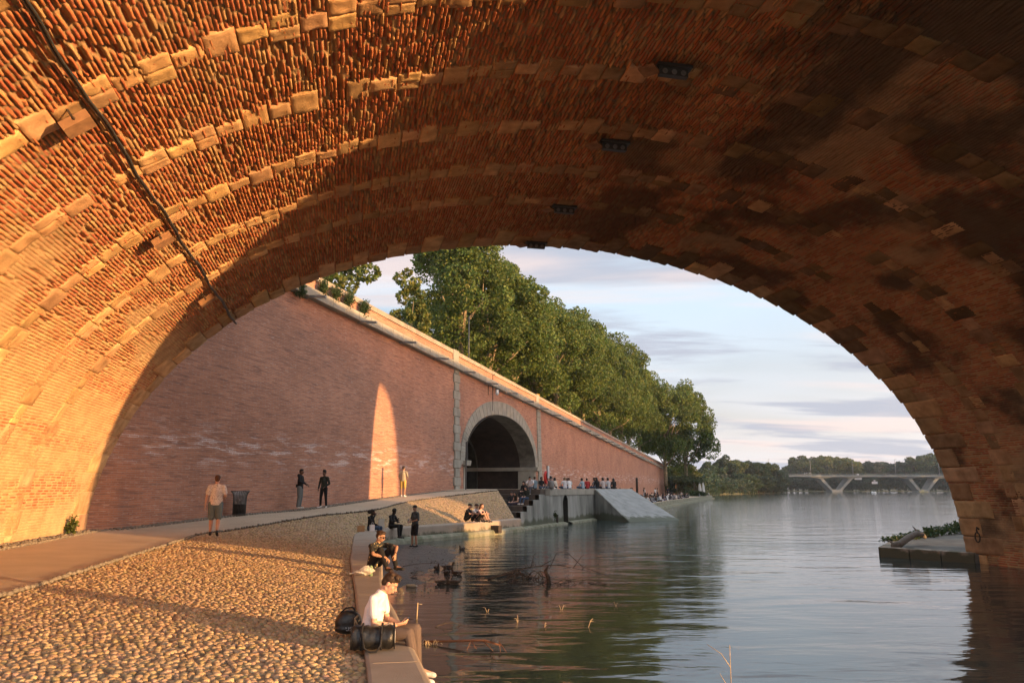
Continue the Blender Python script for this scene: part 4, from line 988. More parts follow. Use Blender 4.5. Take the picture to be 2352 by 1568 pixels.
def hand(mb, wr, el, nrm, r, fwd=None, curl=.5, big=1.0, fr=.0085):
    """palm, four unequal bent fingers, thumb off the side"""
    d = (Vector(fwd).normalized() if fwd is not None else (wr-el).normalized()); n = Vector(nrm); n = (n-d*n.dot(d)).normalized(); s_ = d.cross(n)
    capsule(mb, wr-d*.01, r*.9, wr+d*.03*big, r*1.05, .62, s_, 8)
    pc = wr+d*.045*big; capsule(mb, pc-d*.02, .036*big, pc+d*.028*big, .037*big, .42, s_, 8)
    for k, (o, l) in enumerate(((-.029, .060), (-.010, .070), (.010, .066), (.028, .052))):
        b = pc+d*.045*big+s_*o*big; a1 = curl*.7; a2 = curl*1.7
        m1 = b+(d*math.cos(a1)+n*math.sin(a1))*l*.55*big; m2 = m1+(d*math.cos(a2)+n*math.sin(a2))*l*.55*big
        capsule(mb, b, fr*big, m1, fr*.95*big, seg=6); capsule(mb, m1, fr*.95*big, m2, fr*.8*big, seg=6)
    t0 = pc-s_*.028*big-d*.015*big; t1 = t0+(-s_*.65+d*.55+n*.35)*.040*big; t2 = t1+(d*.85+n*.45-s_*.1)*.030*big
    capsule(mb, t0, fr*1.35*big, t1, fr*1.15*big, seg=6); capsule(mb, t1, fr*1.15*big, t2, fr*.95*big, seg=6)

def head_frame(J, yaw=0, pitch=0, roll=0):
    f = Matrix.Rotation(R(yaw), 3, 'Z')@Matrix.Rotation(R(pitch), 3, 'X')@Matrix.Rotation(R(roll), 3, 'Y')
    return f                                   # columns: right, forward, up
def build_head(mb, c, f, k=1.0, det=1):
    g = lambda x, y, z: c+f@Vector((x, y, z))*k
    mb.ell(g(0, -.012, .035), (.076*k, .094*k, .086*k), f, 14, 10)           # cranium
    mb.ell(g(0, .030, -.020), (.062*k, .066*k, .088*k), f, 12, 9)            # face
    mb.ell(g(0, .050, -.080), (.034*k, .034*k, .028*k), f, 10, 7)            # chin
    capsule(mb, g(-.045, .0, -.065), .022*k, g(0, .055, -.088), .020*k, seg=8); capsule(mb, g(.045, .0, -.065), .022*k, g(0, .055, -.088), .020*k, seg=8)
    if det:
        capsule(mb, g(0, .086, .012), .0095*k, g(0, .108, -.022), .0135*k, seg=8)      # nose
        mb.ell(g(0, .104, -.029), (.017*k, .012*k, .010*k), f, 8, 6)
        capsule(mb, g(-.036, .080, .026), .0095*k, g(.036, .080, .026), .0095*k, seg=8)    # brow
        for s_ in (-1, 1):
            mb.ell(g(s_*.077, -.008, -.005), (.010*k, .020*k, .032*k), f, 8, 6)           # ear
            mb.ell(g(s_*.040, .062, -.018), (.022*k, .020*k, .018*k), f, 8, 6)             # cheekbone
    if det > 1:
        mb.ell(g(0, .093, -.053), (.024*k, .010*k, .007*k), f, 8, 5); mb.ell(g(0, .091, -.064), (.020*k, .010*k, .0075*k), f, 8, 5)     # lips
    return g
def person(label, loc, rz, J, top=('black', (.02, .02, .022)), sleeve='short', bottom=('dark', (.02, .02, .025)), legs='long', shoes=('wshoe', (.7, .7, .7)), skin='light',
           hair='black', hairstyle='short', k=1.0, yaw=0, pitch=0, roll=0, lod=1, group=None, girth=1.0, handn=None, handf=None, curl=.5, extras=None, body_only=False, fem=False, parent_bits=None):
    vox = {0: .0062, 1: .0125, 2: .024}[lod]
    root = empty('person', loc, rz, label=label, cat='person', group=group) if not body_only else None
    if root: root.scale = (k, k, k)
    skm = cmat('skin '+skin, SKIN[skin], .55)
    f = head_frame(J, yaw, pitch, roll); up = (J['neck']-J['pelvis']).normalized(); shs = (J['shR']-J['shL']).normalized()
    G = girth
    # ---- skin: one continuous surface from scalp to ankles
    b = MB(); g = build_head(b, J['head'], f, 1.0, 2 if lod == 0 else 1)
    capsule(b, J['neck']-up*.04, .056, J['head']+f@Vector((0, -.025, -.05)), .050)
    capsule(b, J['pelvis'], .125*G, J['chest'], .125*G, .68, shs); capsule(b, J['chest'], .120, J['neck']-up*.07, .095, .66, shs)
    for S in 'LR':
        sh, el, wr, hp, kn, an, to = (J[x+S] for x in ('sh', 'el', 'wr', 'hip', 'kn', 'an', 'to'))
        capsule(b, J['neck']-up*.06, .05, sh, .047); capsule(b, sh, .047*G, el, .037); capsule(b, el, .038, wr, .026)
        mid = el.lerp(wr, .3); b.ell(mid, (.040, .040, .040), seg=8, rings=6)
        n_ = (handn or {}).get(S, (0, 0, -1) if abs((wr-el).normalized().z) < .8 else ((-1 if S == 'R' else 1), 0, 0))
        hf_ = (handf or {}).get(S)
        if lod < 2: hand(b, wr, el, n_, .027, hf_, curl, 1.0 if lod == 0 else 1.08, .0088 if lod == 0 else .0105)
        else: capsule(b, wr, .028, wr+(wr-el).normalized()*.10, .026, .55)
        capsule(b, hp, .088*G, kn, .056); capsule(b, kn, .055, kn.lerp(an, .35), .056*G**.5); capsule(b, kn.lerp(an, .35), .054*G**.5, an, .035); capsule(b, an, .036, to, .030)
    body = fuse(b, vox, 2 if lod else 3, 'body')
    if root is None: return body
    bo = link('body', body, skm, root)
    parts = {}
    # ---- top
    t = MB(); e = .016
    if fem: capsule(t, J['pelvis']+up*.03, .125*G+e, J['pelvis'].lerp(J['chest'], .55), .108*G+e, .70, shs); capsule(t, J['pelvis'].lerp(J['chest'], .5), .108*G+e, J['chest']+up*.02, .128+e, .72, shs)
    else:
        trunk(t, J['pelvis']-up*.07, .140*G+e, J['pelvis'].lerp(J['chest'], .5), .136*G+e, .78, shs); capsule(t, J['pelvis'].lerp(J['chest'], .5), .132*G+e, J['chest'], .138*G+e*.8, .80, shs)
    capsule(t, J['chest'], .132+e, J['chest'].lerp(J['neck'], .62), .118+e*.5, .70, shs)
    for S in 'LR':
        sh, el, wr = (J[x+S] for x in ('sh', 'el', 'wr'))
        capsule(t, J['chest'].lerp(J['neck'], .75), .065, sh, .056)
        if sleeve == 'none': capsule(t, J['chest'].lerp(J['neck'], .75), .065, sh*.9+J['chest']*.1, .05)
        elif sleeve == 'short': capsule(t, sh, .058*G, sh.lerp(el, .62), .060*G)
        elif sleeve == 'half': capsule(t, sh, .058*G, el, .052)
        else:
            capsule(t, sh, .059*G, el, .051); capsule(t, el, .052, el.lerp(wr, .95), .038)
    if parent_bits and 'hood' in parent_bits: t.ell(J['neck']+up*.0-(f@Vector((0, .09, 0))), (.10, .07, .085), None, 10, 8)
    if lod < 2: capsule(t, J['neck']-up*.045, .068, J['neck']-up*.015, .064)
    parts['shirt'] = link('shirt', fuse(t, vox*1.05, 2, 'shirt'), top[1] if not isinstance(top[1], tuple) else cmat('top '+top[0], top[1]), root)
    # ---- bottom
    t = MB(); capsule(t, J['hipL'], .105*G+e*.5, J['hipR'], .105*G+e*.5, .95, shs); capsule(t, J['pelvis']-up*.02, .122*G+e*.7, J['pelvis']+up*.04, .116*G+e*.7, .70, shs)
    for S in 'LR':
        hp, kn, an = (J[x+S] for x in ('hip', 'kn', 'an'))
        if legs == 'skirt': capsule(t, hp, .12, kn, .11)
        elif legs == 'short': capsule(t, hp, .100*G, hp.lerp(kn, .92), .082*G)
        elif legs == 'loose': capsule(t, hp, .105*G, kn, .086); capsule(t, kn, .086, an+Vector((0, 0, .02)), .072)
        else: capsule(t, hp, .098*G, kn, .067); capsule(t, kn, .068, an.lerp(kn, .10), .052)
    parts['trousers'] = link('shorts' if legs == 'short' else ('skirt' if legs == 'skirt' else 'trousers'), fuse(t, vox*1.05, 2, 'trousers'), cmat('bottom '+bottom[0], bottom[1]) if isinstance(bottom[1], tuple) else bottom[1], root)
    # ---- shoes
    if shoes:
        for S in 'LR':
            an, to, kn = J['an'+S], J['to'+S], J['kn'+S]; t = MB(); d = (to-an); d = d.normalized(); leg = (kn-an).normalized()
            heel = an-leg*.035-d*.035
            capsule(t, heel, .042, to+d*.015, .040, .86); capsule(t, an, .043, heel+d*.05, .044); capsule(t, an-leg*.0, .043, an+leg*.03, .041)
            link('shoe', fuse(t, vox*1.1, 2, 'shoe'), cmat('shoe '+shoes[0], shoes[1], .6), root)
    # ---- hair
    hm = cmat('hair '+hair, HAIRC[hair], .6)
    t = MB(); H = hairstyle
    if H not in ('none', 'bald'):
        if H in ('short', 'curly', 'quiff', 'long', 'bun', 'bob', 'knot'):
            t.ell(g(0, -.022, .050), (.084, .094, .082), f, 14, 10); t.ell(g(0, -.055, .0), (.074, .058, .075), f, 12, 8)
            t.ell(g(0, .035, .088), (.066, .052, .040), f, 10, 8)
        if H == 'curly':
            for i in range(26):
                a = random.uniform(0, 6.28); z_ = random.uniform(-.01, .1); t.ell(g(.07*math.cos(a)*(1-z_*3), -.02+.08*math.sin(a)*(1-z_*3), .055+z_), (.030, .030, .028), f, 6, 5)
        if H == 'quiff':
            for i in range(22):
                a = -1+2*i/21; t.ell(g(.055*a, .030+random.uniform(-.03, .02), .100+random.uniform(-.008, .022)), (.018, .032, .024), f@Matrix.Rotation(random.uniform(-.6, .6), 3, 'Z'), 7, 5)
            for i in range(16): t.ell(g(random.uniform(-.07, .07), -.06+random.uniform(-.03, .05), .10+random.uniform(-.02, .02)), (.026, .03, .022), f, 7, 5)
        if H in ('long',):
            for s_ in (-1, 0, 1): capsule(t, g(.05*s_, -.06, .03), .050, J['neck']+shs*.05*s_-(f@Vector((0, .075, 0)))-up*.10, .045, .7)
            for s_ in (-1, 1): capsule(t, g(.070*s_, -.01, .03), .028, J['neck']+shs*.085*s_+up*.0+(f@Vector((0, -.0, 0))), .030)
        if H == 'bob':
            for s_ in (-1, 1): capsule(t, g(.066*s_, -.02, .03), .036, g(.07*s_, -.02, -.07), .034)
            capsule(t, g(-.05, -.07, -.05), .035, g(.05, -.07, -.05), .035)
        if H == 'bun': t.ell(g(0, -.105, .05), (.042, .042, .042), f, 10, 8)
        if H == 'knot': t.ell(g(0, -.11, .065), (.030, .030, .030), f, 10, 8)
        if H == 'cap':
            t.ell(g(0, -.005, .055), (.088, .105, .078), f, 14, 10); capsule(t, g(-.05, .085, .045), .012, g(.05, .085, .045), .012, 3.2, f@Vector((0, 0, 1)))
            t.ell(g(0, .115, .043), (.062, .045, .010), f, 10, 6)
        if H == 'turban':
            t.ell(g(0, -.03, .07), (.098, .110, .080), f, 14, 10); t.ell(g(0, -.125, .03), (.115, .125, .085), f, 14, 10)
        if H == 'afro':
            t.ell(g(0, -.02, .06), (.100, .105, .095), f, 14, 10); t.ell(g(0, -.01, .125), (.065, .065, .045), f, 10, 8)
        nm = 'cap' if H == 'cap' else ('headwrap' if H == 'turban' else 'hair')
        link(nm, fuse(t, vox, 1, nm), hm, root)
    if extras: extras(root, J, g, f)
    return root
def facing(dx, dy): return math.atan2(-dx, dy)            # local +Y -> (dx,dy)
TOR = facing(.95, .28)                                     # looking out over the river

# patterned cotton for the walker's shirt, dark printed shirt for the seated one
def print_mat(name, base, ink, scale, lo, hi, st=(1, 1, 1)):
    m = bpy.data.materials.new(name); m.use_nodes = True; nt = m.node_tree; b = nt.nodes['Principled BSDF']; L = nt.links.new; b.inputs['Roughness'].default_value = .85
    tc = _n(nt, 'ShaderNodeTexCoord'); mp = _n(nt, 'ShaderNodeMapping'); mp.inputs['Scale'].default_value = st; L(tc.outputs['Object'], mp.inputs[0])
    v = _n(nt, 'ShaderNodeTexVoronoi'); v.inputs['Scale'].default_value = scale; L(mp.outputs[0], v.inputs[0])
    n = _n(nt, 'ShaderNodeTexNoise'); n.inputs['Scale'].default_value = scale*2.2; L(mp.outputs[0], n.inputs[0])
    a = _n(nt, 'ShaderNodeMath'); a.operation = 'ADD'; L(v.outputs['Distance'], a.inputs[0]); L(n.outputs[0], a.inputs[1])
    r = _n(nt, 'ShaderNodeMapRange'); r.inputs[1].default_value = lo; r.inputs[2].default_value = hi; L(a.outputs[0], r.inputs[0])
    mx = _n(nt, 'ShaderNodeMix'); mx.data_type = 'RGBA'; mx.inputs[6].default_value = (*ink, 1); mx.inputs[7].default_value = (*base, 1); L(r.outputs[0], mx.inputs[0]); L(mx.outputs[2], b.inputs['Base Color'])
    return m
MPAT = print_mat('printed shirt', (.62, .56, .52), (.10, .05, .05), 22, .72, .78, (1, 1, 1.7))
MDARKP = print_mat('dark floral shirt', (.016, .016, .015), (.5, .40, .22), 16, .70, .76)
MTEE = mat('white tee', (.80, .74, .72), (.72, .66, .64), scale=4, rough=.9, bump=.6, bscale=9, bdist=.03)
def plaid_mat():
    m = print_mat('dark check shirt', (.05, .055, .055), (.012, .014, .015), 9, .6, .7); return m

# ---- 1 the young man in the white T-shirt, nearest
def extras_white(root, J, g, f):
    e = MB()
    for s_ in (-1, 1):
        e.ell(g(s_*.032, .0895, .004), (.013, .006, .0045), f, 8, 5)
        capsule(e, g(s_*.018, .094, .031), .0042, g(s_*.050, .083, .033), .0036, seg=6)
    link('eyes_and_brows', e.mesh('eyes_and_brows', True), MC['hair black'] if 'hair black' in MC else cmat('hair black', HAIRC['black'], .6), root)
    s = MB()
    for s_ in (-1, 1): s.ell(g(s_*.036, .070, .118), (.026, .010, .018), f@Matrix.Rotation(.6, 3, 'X'), 10, 6); s.tube([g(s_*.06, .07, .118), g(s_*.078, .0, .075)], .003, 5)
    s.tube([g(-.012, .078, .120), g(.012, .078, .120)], .003, 5)
    link('sunglasses', s.mesh('sunglasses', True), M['phone'], root)
    p = MB(); c = (J['wrL']+J['wrR'])/2+Vector((0, .075, .035)); p.box(c, (.072, .145, .009), (Vector((1, 0, 0)), Vector((0, .8, .6)).normalized(), Vector((0, -.6, .8)).normalized())); link('phone', p.mesh('phone'), M['phone'], root)
    wv = (J['wrR']-J['elR']).normalized(); w = MB(); w.lathe(J['wrR']-wv*.03, [(.030, -.012), (.033, 0), (.030, .012)], 14, (wv.cross(Vector((0, 0, 1))).normalized(), wv.cross(wv.cross(Vector((0, 0, 1)))).normalized(), wv)); link('wristwatch', w.mesh('wristwatch', True), M['black'], root)
    t = MB()
    rnd = random.Random(4)
    for i in range(9):
        z = .36-.008*(i//3); x = -.035+.035*(i % 3); q = Vector((x+rnd.uniform(-.01, .01), J['chest'].y+.125, z+rnd.uniform(-.004, .004))); t.tube([q, q+Vector((.018, .001, rnd.uniform(-.012, .012)))], .0028, 4)
    link('chest_print', t.mesh('chest_print'), M['black'], root)
    s = MB()
    for S in 'LR':
        an, to = J['an'+S], J['to'+S]
        s.ell(an+(J['kn'+S]-an).normalized()*.035, (.042, .042, .022), seg=10, rings=6)
    link('socks', s.mesh('socks', True), M['black'], root)
Jw = pose('edge', pelvis=(0, 0, .115), chest=(0, .045, .39), neck=(0, .125, .575), head=(0, .225, .68), shL=(-.18, .08, .52), shR=(.18, .08, .52),
          elR=(.20, .10, .245), wrR=(.055, .325, .215), elL=(-.20, .14, .24), wrL=(-.05, .345, .215), knR=(.10, .50, .13), knL=(-.10, .53, .15),
          anR=(.09, .60, -.34), toR=(.09, .77, -.40), anL=(-.10, .57, -.31), toL=(-.12, .74, -.37))
person('young man in a white T-shirt sitting on the near ledge, looking down at his phone', (-1.63, 9.02, .715), facing(.97, -.12), Jw, top=('tee', MTEE), bottom=('taupe', (.125, .092, .078)), legs='long',
       shoes=('white', (.72, .70, .66)), skin='light', hair='brown', hairstyle='quiff', pitch=-38, lod=0, extras=extras_white, handn={'L': (.5, 0, .8), 'R': (-.5, 0, .8)}, handf={'L': (.35, .9, .15), 'R': (-.35, .9, .15)}, curl=.9, k=.955)
# ---- 2 the man with knees drawn up
def extras_dark(root, J, g, f):
    e = MB()
    for s_ in (-1, 1):
        e.lathe(g(s_*.033, .098, .002), [(.021, 0), (.023, .003), (.021, .006), (0, .006)], 12, (f@Vector((1, 0, 0)), f@Vector((0, 0, 1)), f@Vector((0, 1, 0)))); e.tube([g(s_*.055, .098, .005), g(s_*.078, .0, .005)], .003, 5)
    e.tube([g(-.012, .101, .005), g(.012, .101, .005)], .003, 5)
    link('round_glasses', e.mesh('round_glasses'), M['phone'], root)
    e = MB(); e.ell(g(.086, .004, -.012), (.008, .008, .012), f, 8, 5); capsule(e, g(.086, .006, -.012), .004, g(.086, .014, -.04), .004, seg=6); link('earphone', e.mesh('earphone', True), M['white'], root)
    wv = (J['wrL']-J['elL']).normalized(); w = MB(); w.lathe(J['wrL']-wv*.03, [(.030, -.010), (.033, 0), (.030, .010)], 12, (wv.cross(Vector((0, 0, 1))).normalized(), wv.cross(wv.cross(Vector((0, 0, 1)))).normalized(), wv)); link('bracelet', w.mesh('bracelet', True), M['black'], root)
Jd = pose('knees', pelvis=(0, 0, .12), chest=(0, .05, .38), neck=(0, .13, .56), head=(.0, .20, .70), shL=(-.19, .10, .50), shR=(.19, .10, .50),
          knR=(.13, .34, .43), knL=(-.17, .38, .45), anR=(.10, .52, .06), anL=(-.14, .56, .06), toR=(.12, .68, .03), toL=(-.17, .72, .03),
          elR=(.27, .27, .34), wrR=(.10, .48, .27), elL=(-.24, .46, .47), wrL=(-.08, .58, .33))
person('man in a dark floral shirt and round glasses, knees drawn up on the ledge', (-3.05, 16.95, .715), facing(.80, -.60), Jd, top=('floral', MDARKP), bottom=('blackjeans', (.016, .016, .018)), legs='long',
       shoes=('black', (.02, .02, .02)), skin='tan', hair='brown', hairstyle='knot', yaw=18, pitch=-20, lod=0, extras=extras_dark, handn={'L': (0, -.6, -.8), 'R': (0, -.5, -.8)}, handf={'R': (-.5, .5, -.6), 'L': (.1, .1, -1)}, curl=.8)
# ---- 3 two women on the corner of the ledge
def phone_hand(S, fwd=(0, .06, .05)):
    def fn(root, J, g, f):
        p = MB(); c = J['wr'+S]+Vector(fwd); p.box(c, (.07, .012, .14), (Vector((1, 0, 0)), Vector((0, .8, -.6)), Vector((0, .6, .8)))); link('phone', p.mesh('phone'), M['phone'], root)
    return fn
person('woman with a large dark headwrap and jeans, sitting at the corner of the ledge', (-5.98, 32.0, .715), facing(.93, -.25), pose('edge', elR=(.26, .20, .36), wrR=(.06, .24, .60), anL=(-.12, .40, -.34), toL=(-.13, .56, -.38)), top=('blacktop', (.013, .013, .015)), sleeve='long',
       bottom=('jeans', (.045, .075, .13)), shoes=('white', (.72, .70, .66)), skin='dark', hair='black', hairstyle='turban', fem=True, k=1.02)
person('person in black with high curly hair typing on a phone beside the headwrapped woman', (-5.32, 33.6, .715), facing(.88, -.45), pose('edge', elR=(.25, .18, .30), wrR=(.10, .36, .36), elL=(-.25, .16, .28), wrL=(-.06, .34, .30), anL=(-.16, .38, -.34), toL=(-.17, .54, -.38)), top=('blacktop', (.013, .013, .015)), sleeve='long',
       bottom=('black', (.014, .014, .016)), shoes=('black', (.02, .02, .02)), skin='dark', hair='black', hairstyle='afro', pitch=-22, extras=phone_hand('R'), k=1.0)
# ---- 4 the man standing in the shallows
def ex_can(root, J, g, f):
    c = MB(); q = J['wrR']+Vector((0, .05, .02)); c.lathe(q, [(0, -.07), (.033, -.07), (.033, .06), (.02, .07), (0, .07)], 12); link('drink_can', c.mesh('drink_can', True), M['galv'], root)
person('man in a dark checked shirt, shorts and cap standing ankle-deep on the silt', (-4.12, 32.4, .03), facing(-.75, -.66), pose('stand', elL=(-.27, .02, 1.14), wrL=(-.05, .22, 1.06), elR=(.26, .03, 1.13), wrR=(.10, .24, 1.08), knL=(-.12, .04, .5), anL=(-.15, .0, .07), knR=(.12, .04, .5), anR=(.16, .02, .07)), top=('check', plaid_mat()), sleeve='half',
       bottom=('black', (.014, .014, .016)), legs='short', shoes=('black', (.02, .02, .02)), skin='tan', hair='black', hairstyle='cap', girth=1.08, k=.985, extras=ex_can)
# ---- 5 the walker in the printed shirt
def ex_collar(root, J, g, f):
    c = MB(); c.lathe(J['neck']-Vector((0, 0, .03)), [(.075, -.012), (.070, .02), (.066, .02)], 16); link('collar', c.mesh('collar', True), M['black'], root)
q = onz(490, 1231, 1.03); ray_ = Vector((q.x, q.y, 0))
person('heavy-set man in a white printed polo shirt and grey-green shorts walking away along the path', (q.x, q.y, 1.035), facing(-.30, .95), pose('walk'), top=('printed', MPAT), sleeve='short', bottom=('slate', (.13, .17, .18)), legs='short',
       shoes=('blackwhite', (.02, .02, .022)), skin='light', hair='auburn', hairstyle='short', girth=1.22, k=1.04, extras=ex_collar)
# ---- 6 two men talking by the wall, one in pale clothes walking off
def ex_hood(root, J, g, f):
    b = MB(); b.box((-.05, -.15, 1.0), (.22, .08, .14)); b.tube([(-.16, -.1, 1.0), (-.2, -.15, 1.15), (-.22, -.2, 1.28)], .02, 6); link('belt_bag', b.mesh('belt_bag'), M['black'], root)
GW = lambda x, y, dep: ond(x, y, dep)
q = ond(687, 1167, 34.2)
person('bearded man in a black hooded top and loose grey trousers, talking by the brick wall', (q.x, q.y, q.z), facing(.98, -.1), pose('stand', elR=(.25, .06, 1.16), wrR=(.22, .32, 1.10), elL=(-.24, .05, 1.15), wrL=(-.15, .25, 1.05)), top=('blacktop', (.013, .013, .015)), sleeve='long', bottom=('grey', (.17, .19, .19)), legs='loose',
       shoes=('white', (.72, .70, .66)), skin='brown', hair='black', hairstyle='short', girth=1.1, parent_bits=('hood',), extras=ex_hood)
q = ond(742, 1166, 34.8)
person('man in an open dark green jacket and black jeans facing his friend by the wall', (q.x, q.y, q.z), facing(-.35, -.93), pose('stand', elR=(.27, -.02, 1.13), wrR=(.24, .10, .90), elL=(-.28, -.02, 1.13), wrL=(-.16, .13, 1.0), anR=(.17, -.02, .09), toR=(.21, .13, .04), knR=(.14, .02, .5), anL=(-.17, 0, .09), toL=(-.24, .14, .04), knL=(-.14, .02, .5)), top=('greenjacket', (.032, .038, .030)), sleeve='long',
       bottom=('black', (.014, .014, .016)), shoes=('white', (.72, .70, .66)), skin='brown', hair='black', hairstyle='curly', girth=1.04, k=.97)
q = ond(925, 1141, 42.6)
person('man in a beige shirt and yellow shorts standing in the strip of sunlight', (q.x, q.y, q.z), facing(.25, .97), pose('stand', elR=(.25, .04, 1.14), wrR=(.16, .26, 1.12), elL=(-.25, .0, 1.13), wrL=(-.22, .12, .92), anL=(-.07, -.02, .09), toL=(-.08, .14, .04)), top=('beige', (.42, .36, .27)), sleeve='half', bottom=('ochre', (.50, .35, .10)), legs='short',
       shoes=('white', (.72, .70, .66)), skin='tan', hair='brown', hairstyle='short', k=.99)
# ---- 7 three friends in the patch of sun on the slope
for i, (x, y, lab, tp_, sl, hs, hr, bt, lg) in enumerate(((1071, 1191, 'boy in a black T-shirt and dark cap, leftmost of the three on the sunlit slope', ('blacktop', (.013, .013, .015)), 'short', 'cap', 'black', ('black', (.014, .014, .016)), 'short'),
        (1086, 1191, 'girl in a white patterned top, middle one of the three on the sunlit slope', ('print', MPAT), 'short', 'cap', 'brown', ('black', (.014, .014, .016)), 'short'),
        (1098, 1191, 'girl with long auburn hair, rightmost of the three on the sunlit slope', ('pinktop', (.55, .36, .33)), 'short', 'long', 'auburn', ('black', (.014, .014, .016)), 'short'))):
    q = ond(x, y, 39.6-.15*i)
    person(lab, (q.x, q.y, .80), facing(.93, -.37), pose('knees', head=(0, .20, .70), toL=(-.12, .66, -.02), toR=(.12, .66, -.02), anL=(-.11, .54, .03), anR=(.11, .54, .03)), top=tp_, sleeve=sl, bottom=bt, legs=lg, shoes=('black', (.02, .02, .02)), skin='light', hair=hr, hairstyle=hs, k=1.06, yaw=-6*i, fem=i > 0)
# ---- 8 on the steps
def stepz(k): return .7+.34*(k+1)
def onstep(x, s, z):                         # a point over the steps seen at pixel column x, s along the quay line
    r = ray(x, 1120); k = r.x/r.y; best = None
    for n in np.linspace(-4, 0, 200):
        q = qp(s, n); d = abs(q.x/q.y-k)
        if best is None or d < best[0]: best = (d, q)
    return best[1]+Vector((0, 0, z))
q = onstep(1219, 5.6, PLZ); q.z = PLZ
person('young man in a white football shirt sitting alone on the top step', q, facing(-.35, -.94), pose('edge', elL=(-.26, .26, .30), wrL=(-.12, .44, .22), elR=(.26, .26, .30), wrR=(.12, .44, .22), anL=(-.12, .52, -.30), anR=(.12, .52, -.30), toL=(-.12, .66, -.33), toR=(.12, .66, -.33), head=(0, .20, .69)), top=('whitetop', (.60, .57, .58)), sleeve='short',
       bottom=('grey2', (.10, .10, .115)), shoes=('white', (.72, .70, .66)), skin='tan', hair='black', hairstyle='short', pitch=-25, k=1.03)
for lab, x, s, z, rz, kw in (('woman with long black hair in a dark sleeveless top, lowest on the steps', 1186, 3.1, stepz(1), facing(-.75, -.66), dict(top=('olive', (.05, .045, .035)), sleeve='none', bottom=('purple', (.05, .042, .06)), hairstyle='long')),
        ('woman with long black hair and black sweater, highest of the women on the steps', 1205, 4.6, stepz(3), facing(-.5, -.86), dict(top=('blacktop', (.013, .013, .015)), sleeve='long', bottom=('black', (.014, .014, .016)), hairstyle='long')),
        ('girl in a dark green jacket and jeans, rightmost of the group on the steps', 1210, 3.5, stepz(2), facing(-.6, -.8), dict(top=('greenjacket', (.032, .038, .030)), sleeve='long', bottom=('jeans', (.045, .075, .13)), hairstyle='bob')),
        ('person with a dark hood and white shoes at the left end of the steps', 1176, 3.2, stepz(1), facing(-.3, -.95), dict(top=('charcoal', (.05, .05, .055)), sleeve='long', bottom=('black', (.014, .014, .016)), hairstyle='short'))):
    q = onstep(x, s, z)
    person(lab, q, rz, pose('edge', anL=(-.12, .58, -.22), anR=(.12, .60, -.22), toL=(-.12, .74, -.24), toR=(.12, .76, -.24)), shoes=('white', (.72, .70, .66)), skin='light', hair='black', fem=True, k=1.02, **kw, pitch=-18)
# ---- 9 sitting along the platform, backs to us
plat = [(1274, 'man in a pale denim shirt, first of the row of people by the lifebuoy', ('paledenim', (.22, .30, .34)), 'short', 'short', 'brown', 'cross', 0, .9, 0),
        (1284, 'man in a charcoal T-shirt, second in the row by the lifebuoy, back turned', ('charcoal2', (.085, .085, .095)), 'short', 'curly', 'black', 'cross', 15, 0, -.05),
        (1291, 'person in black behind the man in the charcoal T-shirt, facing the river', ('blacktop', (.013, .013, .015)), 'short', 'short', 'black', 'cross', 180, 1.0, 0),
        (1308, 'person with big dark hair and sunglasses, in black, turned towards the camera', ('blacktop', (.013, .013, .015)), 'long', 'afro', 'black', 'cross', 175, .9, .05),
        (1314, 'fair-haired woman in a white T-shirt leaning on the platform edge', ('whitetop', (.60, .57, .58)), 'short', 'bob', 'fair', 'cross', -20, 0, 0),
        (1331, 'small person with a black bob and cream blouse on the platform', ('cream', (.58, .52, .44)), 'long', 'bob', 'black', 'cross', 30, 1.2, 0),
        (1342, 'man in a bright white T-shirt beside the black backpack', ('brightwhite', (.75, .75, .76)), 'short', 'short', 'brown', 'cross', -10, .8, 0),
        (1353, 'person in black half hidden behind the denim jacket', ('blacktop', (.013, .013, .015)), 'short', 'short', 'black', 'cross', 10, 1.1, 0),
        (1358, 'person in a bleached denim jacket on the platform', ('bleach', (.30, .38, .44)), 'long', 'short', 'black', 'cross', 12, .1, 0),
        (1366, 'person in a red long-sleeved top and white shorts on the platform edge', ('redtop', (.36, .03, .03)), 'long', 'short', 'black', 'cross', -15, 0, 0),
        (1391, 'woman with very long black hair, first of the group above the ramp', ('blacktop', (.013, .013, .015)), 'long', 'long', 'black', 'cross', 0, 0, 0),
        (1397, 'person in grey tucked beside the long-haired woman above the ramp', ('grey3', (.16, .16, .17)), 'short', 'long', 'black', 'cross', 20, .7, 0),
        (1403, 'woman in a pale pink T-shirt with a dark bob above the ramp', ('palepink', (.50, .42, .40)), 'short', 'bob', 'black', 'cross', -10, .2, 0),
        (1413, 'man in a light grey T-shirt, back turned, above the ramp', ('lightgrey', (.44, .44, .46)), 'short', 'short', 'black', 'cross', 5, 0, 0),
        (1419, 'small dark-haired person between the grey T-shirt and the hooded figure', ('charcoal2', (.085, .085, .095)), 'short', 'short', 'black', 'cross', 10, .8, 0),
        (1426, 'figure in a black hooded coat, last of the row above the ramp', ('blacktop', (.013, .013, .015)), 'long', 'long', 'black', 'cross', -5, 0, 0)]
